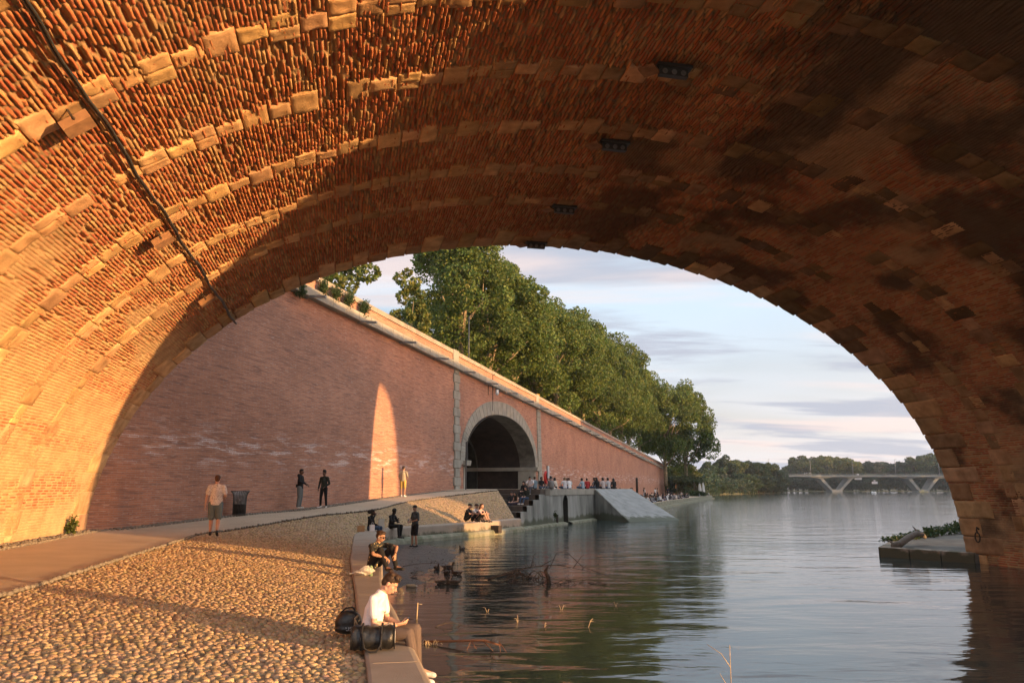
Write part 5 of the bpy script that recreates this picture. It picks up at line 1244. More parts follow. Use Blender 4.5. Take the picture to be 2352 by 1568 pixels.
for i, (x, lab, tp_, sl, hs, hr, kd, ang, back, dx) in enumerate(plat):
    r = ray(x, 1120); kx = r.x/r.y; s = (kx*QO.y-QO.x)/(QD.x-kx*QD.y); q = qp(min(s, 26)-.25, -.35-back*.9-random.uniform(0, .35), PLZ+.01)
    kk = 1.0 if x < 1380 else 1.12
    person(lab, q, facing(-.55, .83)+R(ang), pose(kd, elL=(-.25, random.uniform(.02, .18), .28), head=(random.uniform(-.03, .03), .11, .72)), top=tp_, sleeve=sl, bottom=('jeans', (.045, .075, .13)) if i % 3 else ('black', (.014, .014, .016)), shoes=('white', (.72, .70, .66)), skin=('light', 'tan', 'brown')[i % 3],
           hair=hr, hairstyle=hs, k=kk, lod=1 if x < 1380 else 1, yaw=random.uniform(-35, 35))

#@@PART3
# ================================================================== THINGS
def ob(name, mb, mt, label, cat, loc=None, group=None, smooth=True, bevel=0):
    me = mb.mesh(name, smooth); o = link(name, me, mt)
    if loc is not None: o.location = loc
    if bevel: b = o.modifiers.new('bevel', 'BEVEL'); b.width = bevel; b.segments = 2; b.limit_method = 'ANGLE'
    return tag(o, label, cat, group)
# duffel bag beside the young man
bg = empty('duffel_bag', (-1.53, 8.60, .715), R(8), label='shiny black barrel duffel bag with a white end patch on the near ledge', cat='bag')
b = MB(); n = 18; L_ = .47; secs = []
for i in range(n+1):
    x = -L_/2+L_*i/n; e_ = min(1, (min(i, n-i)/2.0)**.5 if min(i, n-i) < 2 else 1); rr = .135*(.80+.2*e_)
    ring_ = []
    for k in range(22):
        a = 2*math.pi*k/22; w_ = 1+.07*math.sin(3*a+i*.9)*math.sin(i*.7)+.04*math.sin(7*a+i*1.7); z_ = .135+math.sin(a)*rr*w_*(1 if math.sin(a) > -.6 else .93)
        ring_.append((x, math.cos(a)*rr*1.05*w_, max(.005, z_-.018*math.sin(math.pi*i/n)*(math.sin(a) > 0))))
    secs.append(ring_)
for r_ in secs: b.v += r_
for i in range(n):
    for k in range(22): b.f.append((i*22+k, i*22+(k+1) % 22, (i+1)*22+(k+1) % 22, (i+1)*22+k))
b.f.append(tuple(range(22))[::-1]); b.f.append(tuple(n*22+k for k in range(22)))
link('bag_body', b.mesh('bag_body', True), M['leather'], bg)
b = MB()
for sx in (-1, 1): b.lathe((sx*.232, 0, .135), [(.122, 0), (.130, .006), (.122, .012)], 22, (Vector((0, 1, 0)), Vector((0, 0, 1)), Vector((1, 0, 0))))
link('end_piping', b.mesh('end_piping', True), M['black'], bg)
b = MB(); b.box((.243, -.0, .145), (.006, .15, .12)); link('white_patch', b.mesh('white_patch'), M['white'], bg)
for sx in (-.11, .10):
    b = MB(); b.tube([(sx, -.15, .03), (sx-.01, -.152, .15), (sx, -.10, .255), (sx+.005, 0, .275), (sx, .1, .255)], .014, 6); link('webbing', b.mesh('webbing', True), M['black'], bg)
b = MB(); b.tube([(-.11, -.15, .20), (-.08, -.19, .06), (-.02, -.20, .02), (.05, -.20, .02), (.09, -.18, .08), (.10, -.15, .20)], .011, 6); link('handle', b.mesh('handle', True), M['black'], bg)
b = MB(); b.tube([(.14, -.05, .26), (.18, -.03, .285), (.20, 0, .26)], .007, 5); b.lathe((.17, -.03, .28), [(.012, 0), (.018, .004), (.012, .008)], 8); link('clasp', b.mesh('clasp', True), M['galv'], bg)
# round black shoulder bag on the cobbles
sb = empty('shoulder_bag', (-1.98, 9.45, .73), R(20), label='rounded black sports bag with a tan strap, standing on the cobbles', cat='bag')
b = MB(); b.ell((0, 0, .135), (.165, .12, .14), None, 18, 12); b.ell((0, 0, .07), (.17, .125, .072), None, 18, 10); link('bag_body', fuse(b, .012, 3, 'bag_body'), M['leather'], sb)
b = MB(); b.tube([(.06, -.12, .02), (.055, -.137, .10), (.06, -.12, .19), (.10, -.09, .22)], .013, 6); b.tube([(.065, -.13, .17), (.10, -.135, .09), (.13, -.12, .04)], .012, 6); link('tan_strap', b.mesh('tan_strap', True), M['strap'], sb)
b = MB(); b.tube([(-.10, 0, .24), (-.04, -.02, .30), (.04, -.02, .305), (.10, 0, .24)], .011, 6); link('handle', b.mesh('handle', True), M['black'], sb)
cu = bpy.data.curves.new('lettering', 'FONT'); cu.body = 'US OVA'; cu.size = .062; cu.extrude = .001; cu.align_x = 'CENTER'
to_ = bpy.data.objects.new('lettering', cu); COL.objects.link(to_); dg = bpy.context.evaluated_depsgraph_get(); tm = bpy.data.meshes.new_from_object(to_.evaluated_get(dg)); bpy.data.objects.remove(to_)
tm.materials.clear(); tm.transform(Matrix.Rotation(math.pi/2, 4, 'X'))
for v in tm.vertices:                       # wrap the word round the bag's lower side
    a = v.co.x/.15; v.co = Vector((.045+.172*math.sin(a+.15), -.128*math.cos(a+.15)-.006, v.co.z+.055))
link('lettering', tm, M['panel'], sb)
# white plastic bag by the crouching man
pb_ = empty('plastic_bag', (-2.98, 15.62, .715), R(-10), label='crumpled white plastic carrier bag beside the crouching man', cat='bag')
b = MB(); nn_ = 16
rnd = random.Random(3)
g_ = []
for i in range(nn_+1):
    row = []
    for k in range(24):
        a = 2*math.pi*k/24; f_ = i/nn_; rr = math.sin(min(1, f_*1.25+.12)*math.pi*.5)*(1-.75*max(0, f_-.45)**1.0*1.6); rr *= 1+.13*math.sin(5*a+i*.8)+rnd.uniform(-.07, .07)
        row.append((.25*rr*math.cos(a)-.02+.0*f_, .15*rr*math.sin(a), .005+.19*f_*(.8+.25*math.cos(a+.5)+rnd.uniform(-.04, .04))))
    g_.append(row)
for r_ in g_: b.v += r_
for i in range(nn_):
    for k in range(24): b.f.append((i*24+k, i*24+(k+1) % 24, (i+1)*24+(k+1) % 24, (i+1)*24+k))
b.f.append(tuple(range(24))[::-1])
link('bag_film', b.mesh('bag_film', False), M['plastic'], pb_)
b = MB(); b.tube([(-.18, -.03, .06), (-.30, -.06, .045), (-.36, -.02, .03), (-.27, .02, .05), (-.18, .03, .07)], .012, 6); link('bag_handle', b.mesh('bag_handle', True), M['plastic'], pb_)
b = MB(); b.lathe((.12, .02, .0), [(0, 0), (.035, .0), (.035, .17), (.02, .20), (0, .20)], 12); link('green_bottle', b.mesh('green_bottle', True), mat('pale green glass', (.35, .5, .3), rough=.2, transl=.3), pb_)
# bags by the women
def paperbag(loc, w, d, h, mt, label, rz=0, handles=True):
    r = empty('paper_bag', loc, rz, label=label, cat='bag'); b = MB()
    b.hexa([(-w/2, -d/2, 0), (w/2, -d/2, 0), (w/2, d/2, 0), (-w/2, d/2, 0), (-w/2*.96, -d/2*.7, h), (w/2*.97, -d/2*.6, h*1.02), (w/2, d/2*.6, h), (-w/2, d/2*.7, h*.98)]); link('bag_body', b.mesh('bag_body'), mt, r)
    if handles:
        b = MB(); b.tube([(-w*.2, -d*.3, h), (-w*.15, -d*.3, h+.09), (w*.15, -d*.3, h+.09), (w*.2, -d*.3, h)], .007, 5); link('handle', b.mesh('handle'), mt, r)
paperbag((-6.18, 31.2, .715), .30, .16, .24, M['paper'], 'brown paper bag at the hip of the woman in the headwrap', .2)
paperbag((-5.80, 31.6, .715), .2, .14, .26, M['white'], 'small white carrier bag on the ledge, right of the brown paper bag', .5)
paperbag((-5.62, 32.75, .715), .26, .18, .46, M['plastic'], 'tall white shopping bag standing between the two women on the ledge', .3)
b = MB(); b.ell((0, 0, .0), (.20, .13, .13), None, 12, 8); b.ell((.08, .03, .1), (.12, .1, .08), None, 10, 7)
b = None
# litter bin
lb = empty('litter_bin', (-11.0, 30.6, 1.40), 0, label='black flared metal litter bin with a clear sack by the brick wall', cat='bin')
b = MB()
for k in range(28):
    a = 2*math.pi*k/28; c_, s_ = math.cos(a), math.sin(a); pr = [(.245, .02), (.25, .45), (.255, .70), (.29, .86), (.37, .94)]
    b.tube([(r_*c_, r_*s_, z_) for r_, z_ in pr], .011, 5)
link('slats', b.mesh('slats', True), M['steel'], lb)
b = MB()
for r_, z_ in ((.37, .94), (.255, .05), (.262, .42)): b.lathe((0, 0, z_), [(r_-.012, -.012), (r_+.014, -.012), (r_+.014, .012), (r_-.012, .012), (r_-.012, -.012)], 28)
link('hoops', b.mesh('hoops', True), M['steel'], lb)
b = MB(); b.lathe((0, 0, 0), [(0, .03), (.235, .03), (.24, .42), (.235, .42)], 24); link('liner', b.mesh('liner', True), M['black'], lb)
b = MB()
sack = []
b.lathe((0, 0, 0), [(.0, .40), (.225, .42), (.235, .6), (.245, .8), (.33, .935), (.36, .955), (.33, .93)], 20)
for i, v in enumerate(b.v): b.v[i] = (v[0]*(1+.05*math.sin(i*2.1)), v[1]*(1+.05*math.sin(i*1.3)), v[2])
link('sack', b.mesh('sack', False), M['plastic'] if False else mat('clear sack', (.55, .55, .55), (.3, .3, .3), scale=6, rough=.35, transl=.5), lb)
b = MB(); b.ell((.03, -.17, .60), (.09, .06, .17), None, 10, 8); b.ell((-.06, -.19, .50), (.06, .05, .1), None, 8, 6); link('rubbish', fuse(b, .02, 1, 'rubbish'), M['white'], lb)
# lifebuoy on its posts, panel, little barrel
q = ond(1255, 1122, 51.5)
lf = empty('lifebuoy_stand', (q.x, q.y, PLZ), 0, label='red lifebuoy hung on a post with a tall white notice panel', cat='lifebuoy')
b = MB(); b.tube([(-.06, 0, 0), (-.06, 0, .95)], .035, 8); b.tube([(.10, .1, 0), (.10, .1, .95)], .035, 8); link('post', b.mesh('post'), M['galv'], lf)
b = MB(); ring_ = [(-.06+.10*math.cos(a)*.25, -.09, .72+.33*math.sin(a)) for a in ()]
c_ = Vector((-.02, -.05, .78)); ax1 = Vector((.28, .96, 0)).normalized()
pts = [c_+ax1*(.30*math.cos(a))+Vector((0, 0, .36*math.sin(a))) for a in np.linspace(0, 2*math.pi, 29)]
b.tube(pts, .085, 10, False); link('lifebuoy', b.mesh('lifebuoy', True), M['red'], lf)
b = MB(); b.box((.16, .12, 1.15), (.09, .42, .82), (Vector((1, 0, 0)), Vector((.12, 1, 0)).normalized(), Vector((0, 0, 1)))); link('notice_panel', b.mesh('notice_panel'), M['panel'], lf)
b = MB(); b.box((.06, .12, 1.22), (.05, .44, .70)); link('panel_back', b.mesh('panel_back'), M['steel'], lf)
q = ond(1267, 1122, 51.0)
b = MB(); b.lathe((0, 0, 0), [(0, 0), (.15, 0), (.17, .2), (.15, .42), (.16, .55), (0, .55)], 14); b.tube([(-.12, 0, .5), (-.12, 0, .68), (.12, 0, .68), (.12, 0, .5)], .015, 5)
ob('wire_basket', b, M['galv'], 'grey wire basket on the platform between the lifebuoy and the seated men', 'basket', (q.x, q.y, PLZ))
# dark pole in front of the tunnel
q = ond(1070, 1116, 52)
pl_ = empty('lantern_pole', (q.x, q.y, 2.36), 0, label='slim dark pole with a boxy head in front of the tunnel mouth', cat='pole')
b = MB(); b.tube([(0, 0, 0), (0, 0, 2.2)], .05, 8); link('pole', b.mesh('pole'), M['steel'], pl_)
b = MB(); b.box((.02, 0, 2.72), (.13, .2, 1.1)); b.box((.08, 0, 2.3), (.06, .12, .5)); link('head', b.mesh('head'), M['steel'], pl_)
# tall black pole sign on the low quay wall
q = ond(1465, 1118, 133); b = MB(); b.box((0, 0, 0), (.35, .25, 2.6)); ob('downpipe', b, M['iron'], 'short dark iron pipe on the brick wall above the crowd', 'pipe', wp(94, .15, 3.0))
# ---------------------------------------------------------------- plants on the cornice and wall foot
def leafy(n, rad, size, seed, up=.3, base_c=(.05, .085, .03), var=.4, spike=False, c=(0, 0, 0)):
    r = np.random.default_rng(seed); P = r.normal(0, 1, (n, 3)); P /= np.linalg.norm(P, axis=1)[:, None]; P *= np.array(rad)*(r.uniform(.35, 1, (n, 1))**.6 if max(rad) > .5 or n > 240 else r.uniform(.05, 1.25, (n, 1))**1.2)
    P += np.array(c)
    return leafquads(P, size, r, base_c, var)
def leafquads(P, size, r, base_c=(.06, .10, .03), var=.4, droop=.0):
    n = len(P); a = r.normal(0, 1, (n, 3)); a /= np.linalg.norm(a, axis=1)[:, None]; b_ = r.normal(0, 1, (n, 3)); b_ -= a*(a*b_).sum(1)[:, None]; b_ /= np.linalg.norm(b_, axis=1)[:, None]
    s_ = (np.asarray(size)*r.uniform(.6, 1.3, n))[:, None]
    nrm = np.cross(a, b_)*s_*.18
    V = np.stack([P-a*s_*.55, P+b_*s_*.42+nrm, P+a*s_*.6, P-b_*s_*.42+nrm], 1).reshape(-1, 3)
    F_ = np.arange(n*4).reshape(-1, 4); t = r.uniform(1-var, 1+var, (n, 1)); hue = r.uniform(-.25, .25, (n, 1))
    C = np.array(base_c)*t*np.concatenate([1+hue, np.ones((n, 1)), 1-hue], 1)
    return V, F_, np.repeat(np.clip(C, .005, 1), 4, 0)
def leafmesh(name, parts):
    Vs, Fs, Cs, b0 = [], [], [], 0
    for V, F_, C in parts: Vs.append(V); Fs.append(F_+b0); Cs.append(C); b0 += len(V)
    return npmesh(name, np.concatenate(Vs), np.concatenate(Fs), np.concatenate(Cs))
for i, (t, w_, lab) in enumerate(((-10.6, .45, 'dark tuft of weeds at the very start of the cornice under the arch edge'), (-8.6, .40, 'first green bush growing on the stone cornice beside the arch edge'), (-7.4, .42, 'second green bush on the cornice, between the two others near the arch'),
                           (-6.1, .50, 'third bush on the stone cornice, widest of the four'), (-4.4, .48, 'last and lowest bush on the cornice, just before the second spout'))):
    p = wp(t, .10, ZP(t)-.95); o = link('wall_bush', leafmesh('wall_bush', [leafy(230, (w_*.42, w_*.42, w_*.75), .075, 40+i*9+j_, c=(w_*.28*math.cos(j_*2.1+i), w_*.28*math.sin(j_*2.1+i), w_*(.35+.16*j_)), base_c=(.06, .10, .038)) for j_ in range(6)]), M['leaf'], None, p if i else p-Vector((0, 0, .6)))
    tag(o, lab, 'bush', 'bushes rooted in the wall')
p = uv2w(24.6, -7.75, 1.06); o = link('wall_weed', leafmesh('wall_weed', [leafy(240, (.14, .14, .30), .10, 50, c=(0, 0, .28), base_c=(.09, .12, .03))]), M['leaf'], None, p); tag(o, 'small green weed at the foot of the sunlit vault wall', 'weed')
q = qp(6.7, .16, .55); o = link('wall_weed', leafmesh('wall_weed', [leafy(120, (.12, .10, .22), .10, 51, c=(0, 0, .15), base_c=(.05, .08, .03))]), M['leaf'], None, q); tag(o, 'little weed on the concrete quay wall left of the drain arch', 'weed')
q = Vector((15.9, 31.6, .36)); r_ = np.random.default_rng(9)
pp_ = []
for i in range(16): pp_.append(leafy(120, (.38, .28, .10+.012*i), .12, 60+i, c=(-.3+i*.37+r_.normal(0, .12), -.2+i*.30, .03+.018*i), base_c=(.045, .075, .025)))
o = link('trailing_plants', leafmesh('trailing_plants', pp_), M['leaf'], None, q); tag(o, 'leafy trailing plants covering the back of the pier apron', 'plant')
# driftwood log on the apron
b = MB(); b.tube([(13.95, 28.0, .38), (14.3, 28.2, .45), (14.8, 28.5, .66), (15.3, 28.9, .77), (15.7, 29.25, .72), (15.95, 29.5, .6)], [.11, .13, .12, .11, .10, .06], 10)
b.tube([(14.05, 28.0, .40), (13.85, 28.15, .58)], [.07, .02], 6); b.tube([(15.5, 29.1, .8), (15.4, 29.3, 1.02)], [.04, .015], 6)
ob('driftwood_log', b, M['drift'], 'pale bent driftwood trunk lying across the corner of the pier apron', 'log')
# ---------------------------------------------------------------- branches in the water
def twig(seed, p0, length, ang, rise, n_side=6, rad=.02, mt='darkbark'):
    r = random.Random(seed); b = MB(); p = Vector(p0); d = Vector((math.cos(ang), math.sin(ang), rise)); pts = [p.copy()]; N = 12
    for i in range(N):
        d = (d+Vector((r.uniform(-.25, .25), r.uniform(-.25, .25), -rise*2/N+r.uniform(-.08, .08)))).normalized(); p = p+d*length/N; p.z = max(p.z, -.02); pts.append(p.copy())
    b.tube(pts, [rad*(1-.75*i/N) for i in range(N+1)], 6)
    for k in range(n_side):
        i = r.randrange(2, N); q = pts[i]; dd = (d+Vector((r.uniform(-1, 1), r.uniform(-1, 1), r.uniform(.1, 1.1)))).normalized(); l = length*r.uniform(.10, .3); q2 = [q, q+dd*l*.5+Vector((0, 0, .03)), q+dd*l+Vector((r.uniform(-.1, .1), 0, -l*.25))]
        b.tube(q2, [rad*.45, rad*.35, rad*.15], 5)
    return b
def clump(b, c, n, spread, seed, rad=.012, z=.5):
    r = random.Random(seed)
    for i in range(n):
        a = r.uniform(0, 6.28); s_ = r.uniform(.3, 1); q0 = Vector(c)+Vector((r.uniform(-.5, .5)*spread, r.uniform(-.25, .25)*spread, -.03)); h = z*r.uniform(.2, 1); q3 = q0+Vector((math.cos(a)*spread*s_, math.sin(a)*spread*s_*.6, h*.25))
        m_ = (q0+q3)/2+Vector((0, 0, h)); b.tube([q0, q0.lerp(m_, .6)+Vector((0, 0, h*.2)), m_, q3.lerp(m_, .4)+Vector((0, 0, h*.1)), q3], rad, 5)
q = onz(1262, 1338, 0); b = MB(); b.tube([q-Vector((0, 0, .1)), q+Vector((-.03, 0, .14)), q+Vector((-.10, .1, .30)), q+Vector((-.02, .15, .42))], [.06, .06, .045, .02], 8)
clump(b, q+Vector((-.6, .1, 0)), 9, 1.4, 1, .007, .22); clump(b, q+Vector((.8, .1, 0)), 6, 1.4, 2, .006, .2); b.tube([q+Vector((0, 0, .35)), q+Vector((.2, .1, .75)), q+Vector((.45, .1, .8)), q+Vector((.9, .1, .4)), q+Vector((1.6, .1, .15))], .008, 5)
ob('fallen_branch', b, M['darkbark'], 'tangled dark dead branch with a stump standing in the water beyond the ducks', 'branch')
q = onz(1120, 1330, 0); b = twig(5, q, 3.2, .15, .25, 9, .022); b2_ = MB(); clump(b, q+Vector((.8, .1, 0)), 14, 1.3, 7, .012, .35)
ob('fallen_branch', b, M['darkbark'], 'thin arching twigs trailing left from the dead stump, by the ducks', 'branch')
b = MB(); q = onz(975, 1473, .02); e_ = onz(1150, 1481, .06)
b.tube([q, q.lerp(e_, .4)+Vector((0, 0, .03)), q.lerp(e_, .8)+Vector((0, 0, .06)), e_], [.022, .02, .018, .012], 7)
for f_, dx, dz in ((.62, .10, -.13), (.62, -.05, -.15), (.78, .16, -.16), (.98, .03, -.22), (.98, .13, -.20), (.86, .1, .04)):
    p_ = q.lerp(e_, f_)+Vector((0, 0, .05)); b.tube([p_, p_+Vector((dx, -.25, dz*.6))], [.009, .004], 5)
ob('floating_branch', b, mat('reddish branch', (.22, .10, .05), (.15, .07, .04), scale=9), 'reddish branch floating level just right of the young man\'s knees', 'branch')
b = MB(); q = onz(1022, 1483, .0); clump(b, onz(985, 1480, 0), 12, .16, 11, .004, .10)
ob('leaf_debris', b, M['reed'], 'pale knot of leaves and stalks floating against the ledge by the knees', 'debris')
rr_ = random.Random(12)
for n_, (x, y) in enumerate(((1120, 1405), (1190, 1428), (1250, 1440), (1290, 1400), (1350, 1440), (1415, 1392))):
    q = onz(x, y, 0); b = MB()
    for k in range(2): a = rr_.uniform(0, 6.28); l = rr_.uniform(.05, .13); b.tube([q-Vector((0, 0, .03)), q+Vector((math.cos(a)*l*.5, .1*math.sin(a), l*.8)), q+Vector((math.cos(a)*l, .2*math.sin(a), l*rr_.uniform(.4, 1.1)))], [.006, .005, .003], 5)
    ob('reed_stalk', b, M['reed'], 'dry broken reed stalk poking out of the water, %s from the left' % (['leftmost', 'second', 'third', 'fourth', 'fifth', 'sixth', 'seventh', 'eighth', 'ninth'][n_]), 'reed', group='dry stalks in the open water')
b = MB(); q = onz(1680, 1590, 0); b.tube([q, q+Vector((.01, 0, .55))], [.006, .004], 5); b.tube([q+Vector((0, 0, .3)), q+Vector((-.10, 0, .45)), q+Vector((-.27, 0, .56))], [.005, .004, .003], 5); b.tube([q, q+Vector((-.13, 0, .22))], [.005, .003], 5)
ob('reed_stalk', b, M['reed'], 'single forked dry stalk rising from the water at the bottom edge', 'reed')
b = MB(); q = onz(957, 1421, 0); b.tube([q-Vector((0, 0, .05)), q+Vector((.015, 0, .30))], .012, 6); b.tube([q+Vector((.015, 0, .28)), q+Vector((.10, 0, .27))], .006, 5)
ob('cut_stem', b, M['reed'], 'short pale upright stem standing alone in the shallow water near the ledge', 'reed')
b = twig(8, onz(1000, 1440, 0), .9, .5, .5, 4, .008); ob('bent_twig', b, M['darkbark'], 'thin bent twig arching over the water right of the cut stem', 'twig')
b = twig(21, onz(925, 1300, .03), 1.6, .15, .12, 7, .012); ob('bent_twig', b, M['darkbark'], 'dark wet twig lying across the edge of the silt left of the ducks', 'twig')
# debris specks over the silt
r_ = np.random.default_rng(5); V_ = []; F_ = []; b = MB()
for i in range(420):
    y = r_.uniform(18, 36); lim = np.interp(y, [18, 20.5, 23, 25.5, 28.5, 31.2, 33.5, 34.5], [-2.7, -2.35, -2.3, -1.9, -1.75, -2.1, -3.4, -5.2]); x = lim+.9-abs(r_.normal(0, 1.0))*1.2
    ed = np.interp(y, Lo[:, 1], Lo[:, 0])
    if x < ed+.15 or y > 35: continue
    s_ = r_.uniform(.012, .04); b.box((x, y, .015+.02*(x < lim-.4)+.03), (s_*r_.uniform(.6, 2.2), s_, s_*.5), (Vector((math.cos(i), math.sin(i), 0)), Vector((-math.sin(i), math.cos(i), 0)), Vector((0, 0, 1))))
o = b.build('silt_debris', mat('pale litter specks', (.3, .28, .25), (.06, .05, .04), scale=3)); tag(o, 'small twigs, leaves and litter strewn over the wet silt', 'debris', kind='stuff')
# plastic bottle
bt = empty('plastic_bottle', onz(945, 1346, .02), R(-18), label='clear crumpled plastic bottle floating beside the ledge', cat='bottle')
b = MB(); b.lathe((0, 0, .02), [(0, -.14), (.036, -.135), (.04, -.06), (.036, -.03), (.04, 0), (.036, .04), (.040, .07), (.018, .12), (.016, .135)], 14, (Vector((0, 1, 0)), Vector((0, 0, 1)), Vector((1, 0, 0)))); link('bottle_body', b.mesh('bottle_body', True), M['bottle'], bt)
b = MB(); b.lathe((.135, 0, .02), [(0.0, .02), (.018, .02), (.018, 0)], 12, (Vector((0, 1, 0)), Vector((0, 0, 1)), Vector((1, 0, 0)))); link('cap', b.mesh('cap', True), M['white'], bt)
# ducks
def duck_mesh():
    b = MB(); b.ell((0, 0, .05), (.085, .19, .085), None, 14, 10); b.ell((0, -.13, .085), (.05, .11, .04), None, 10, 7); capsule(b, (0, -.18, .09), .03, (0, -.25, .13), .012)
    b.ell((0, .11, .06), (.065, .07, .065), None, 10, 8); capsule(b, (0, .13, .09), .038, (0, .17, .18), .032); b.ell((0, .185, .205), (.034, .045, .034), None, 10, 8); return fuse(b, .011, 2, 'body')
DM = duck_mesh(); bb = MB(); capsule(bb, (0, .22, .20), .013, (0, .262, .192), .010, .5); BM = bb.mesh('bill', True)
wb = MB()
for s_ in (-1, 1): wb.ell((s_*.072, -.03, .075), (.022, .13, .05), Matrix.Rotation(s_*.12, 3, 'Z'), 10, 7)
WM = wb.mesh('wings', True); M['duckwing'] = mat('duck wing', (.06, .045, .032), (.02, .016, .013), scale=30)
for i, (x, y, a, lab) in enumerate(((1004, 1307, 200, 'brown duck seen from behind, leftmost and farthest of the ducks'), (1030, 1305, -80, 'brown duck swimming right, above the middle of the group'), (1026, 1317, 15, 'small dark duck just under the upper right-swimming one'),
                                  (1048, 1319, 60, 'plump dark duck at the right of the group, half among the twigs'), (1017, 1341, -75, 'duck with a rust-lit head, swimming right in the nearest row'), (1040, 1341, 95, 'duck swimming left, right-hand one of the nearest row'),
                                  (1061, 1262, 150, 'lone small duck beyond the group on the orange reflection'))):
    q = onz(x, y, 0); r = empty('duck', (q.x, q.y, -.012), R(a), label=lab, cat='duck', group='ducks on the water'); r.scale = (.88,)*3
    link('body', DM, M['duck'], r); link('bill', BM, M['bill'], r); link('wings', WM, M['duckwing'], r)

# ---------------------------------------------------------------- the crowd on the far quay
proto = []
for kd, hs, sl, fm in (('cross', 'short', 'short', 0), ('cross', 'long', 'long', 1), ('knees', 'short', 'short', 0), ('knees', 'bob', 'short', 1), ('cross', 'curly', 'long', 0)):
    MC.clear() if False else None
    proto.append((person('proto', (0, -50, 0), 0, pose(kd), top=('whitetop', (.60, .57, .58)), sleeve=sl, bottom=('jeans', (.045, .075, .13)), shoes=None, skin='light', hair='black', hairstyle=hs, lod=2, fem=bool(fm)), 'seated'))
for hs, fm in (('long', 1), ('short', 0)):
    proto.append((person('proto', (0, -50, 0), 0, pose('stand', elL=(-.24, .03, 1.13), wrL=(-.15, .2, 1.0)), top=('whitetop', (.60, .57, .58)), sleeve='short', bottom=('jeans', (.045, .075, .13)), shoes=None, skin='light', hair='black', hairstyle=hs, lod=2, fem=bool(fm)), 'standing'))
CLO = {'black': (.014, .014, .016), 'charcoal': (.05, .05, .055), 'white': (.66, .65, .65), 'grey': (.22, .22, .23), 'orange': (.75, .14, .04), 'dark red': (.22, .02, .025), 'navy': (.02, .028, .06), 'pale blue': (.32, .40, .46), 'cream': (.52, .46, .38), 'coral': (.62, .22, .17), 'olive': (.09, .095, .06), 'purple': (.09, .06, .14)}
CMAT = {k: cmat('crowd '+k, v) for k, v in CLO.items()}
SK2 = [cmat('skin '+k, SKIN[k], .55) for k in ('light', 'tan', 'brown')]; HR2 = [cmat('hair '+k, HAIRC[k], .6) for k in ('black', 'brown', 'auburn')]
crowd = []
def add_person(pi, q, rz, col, k):
    root, st_ = proto[pi]; r = root.copy(); COL.objects.link(r); r.location = q; r.rotation_euler = (0, 0, rz); r.scale = (k, k, k)
    for ch in root.children:
        c = ch.copy(); COL.objects.link(c); c.parent = r
        m_ = CMAT[col] if c.name.startswith('shirt') else (SK2[len(crowd) % 3] if c.name.startswith('body') else (HR2[(len(crowd)*7) % 5 % 3] if c.name.startswith('hair') else (CMAT[('navy', 'black', 'pale blue', 'grey')[len(crowd) % 4]])))
        c.material_slots[0].link = 'OBJECT'; c.material_slots[0].material = m_
    crowd.append((r, st_, col)); return r
rd = random.Random(22)
def edge_at(x, back):
    r = ray(x, 1120); kx = r.x/r.y; F_ = FE.copy(); off = F_[:, 0]-kx*F_[:, 1]; i = int(np.argmin(np.abs(off))); d = FE[min(i+1, 59)]-FE[max(i-1, 0)]; d = d/np.linalg.norm(d); nn = np.array([-d[1], d[0], 0]); p = FE[i]+nn*back
    j = i+(1 if off[i] < 0 else -1); j = max(0, min(59, j)); w_ = abs(off[i])/(abs(off[i])+abs(off[j])+1e-9); p = (FE[i]*(1-w_)+FE[j]*w_)+nn*back; return Vector((p[0], p[1], .80))
x = 1440.0; seq = ['charcoal', 'white', 'black', 'orange', 'orange', 'dark red', 'cream', 'coral', 'coral', 'charcoal', 'black', 'olive', 'white', 'black', 'grey', 'navy', 'black', 'pale blue', 'white', 'black', 'purple', 'navy', 'white']
i = 0
while x < 1584:
    col = seq[i % len(seq)] if i < len(seq) else rd.choice(['black', 'charcoal', 'white', 'navy', 'grey', 'black', 'olive'])
    add_person(rd.choice([0, 1, 2, 3, 4]), edge_at(x, .5), facing(.93, -.3)+rd.uniform(-.7, .7)+(math.pi if rd.random() < .25 else 0), col, rd.uniform(.95, 1.1)); x += rd.uniform(4.0, 6.3)*(1-(x-1440)/420); i += 1
for row, (x0, x1, stp, bk_) in enumerate(((1446, 1606, 5.6, 2.2), (1495, 1610, 5.5, 4.4))):
    x = x0
    while x < x1:
        add_person(rd.choice([0, 1, 2, 3, 4]), edge_at(x, bk_+rd.uniform(-.6, .6))+Vector((0, 0, .12*row)), rd.uniform(0, 6.28), rd.choice(list(CLO)[:3]+['white', 'black', 'navy', 'grey', 'cream', 'olive', 'pale blue']), rd.uniform(.98, 1.12)); x += stp*rd.uniform(.7, 1.3)
for x, bk_, col in ((1463, 7.5, 'charcoal'), (1499, 6.5, 'cream'), (1508, 6, 'grey'), (1516, 5.5, 'pale blue'), (1533, 6.5, 'white'), (1541, 5.5, 'black'), (1549, 6.5, 'white'), (1556, 7, 'charcoal'), (1566, 6, 'white'), (1574, 7, 'black'), (1583, 6, 'white'), (1591, 6.5, 'cream'), (1599, 5.5, 'navy')):
    add_person(5 if rd.random() < .5 else 6, edge_at(x, bk_), rd.uniform(0, 6.28), col, rd.uniform(.98, 1.05))
for x, col in ((1612, 'grey'), (1620, 'pale blue'), (1627, 'black'), (1633, 'pale blue')): add_person(0, edge_at(x, .5), 1.0, col, 1.0)
ORD = ['', 'second', 'third', 'fourth', 'fifth', 'sixth', 'seventh', 'eighth', 'ninth', 'tenth', 'eleventh', 'twelfth', 'thirteenth', 'fourteenth', 'fifteenth', 'sixteenth', 'seventeenth', 'eighteenth', 'nineteenth', 'twentieth']
cnt_ = {}
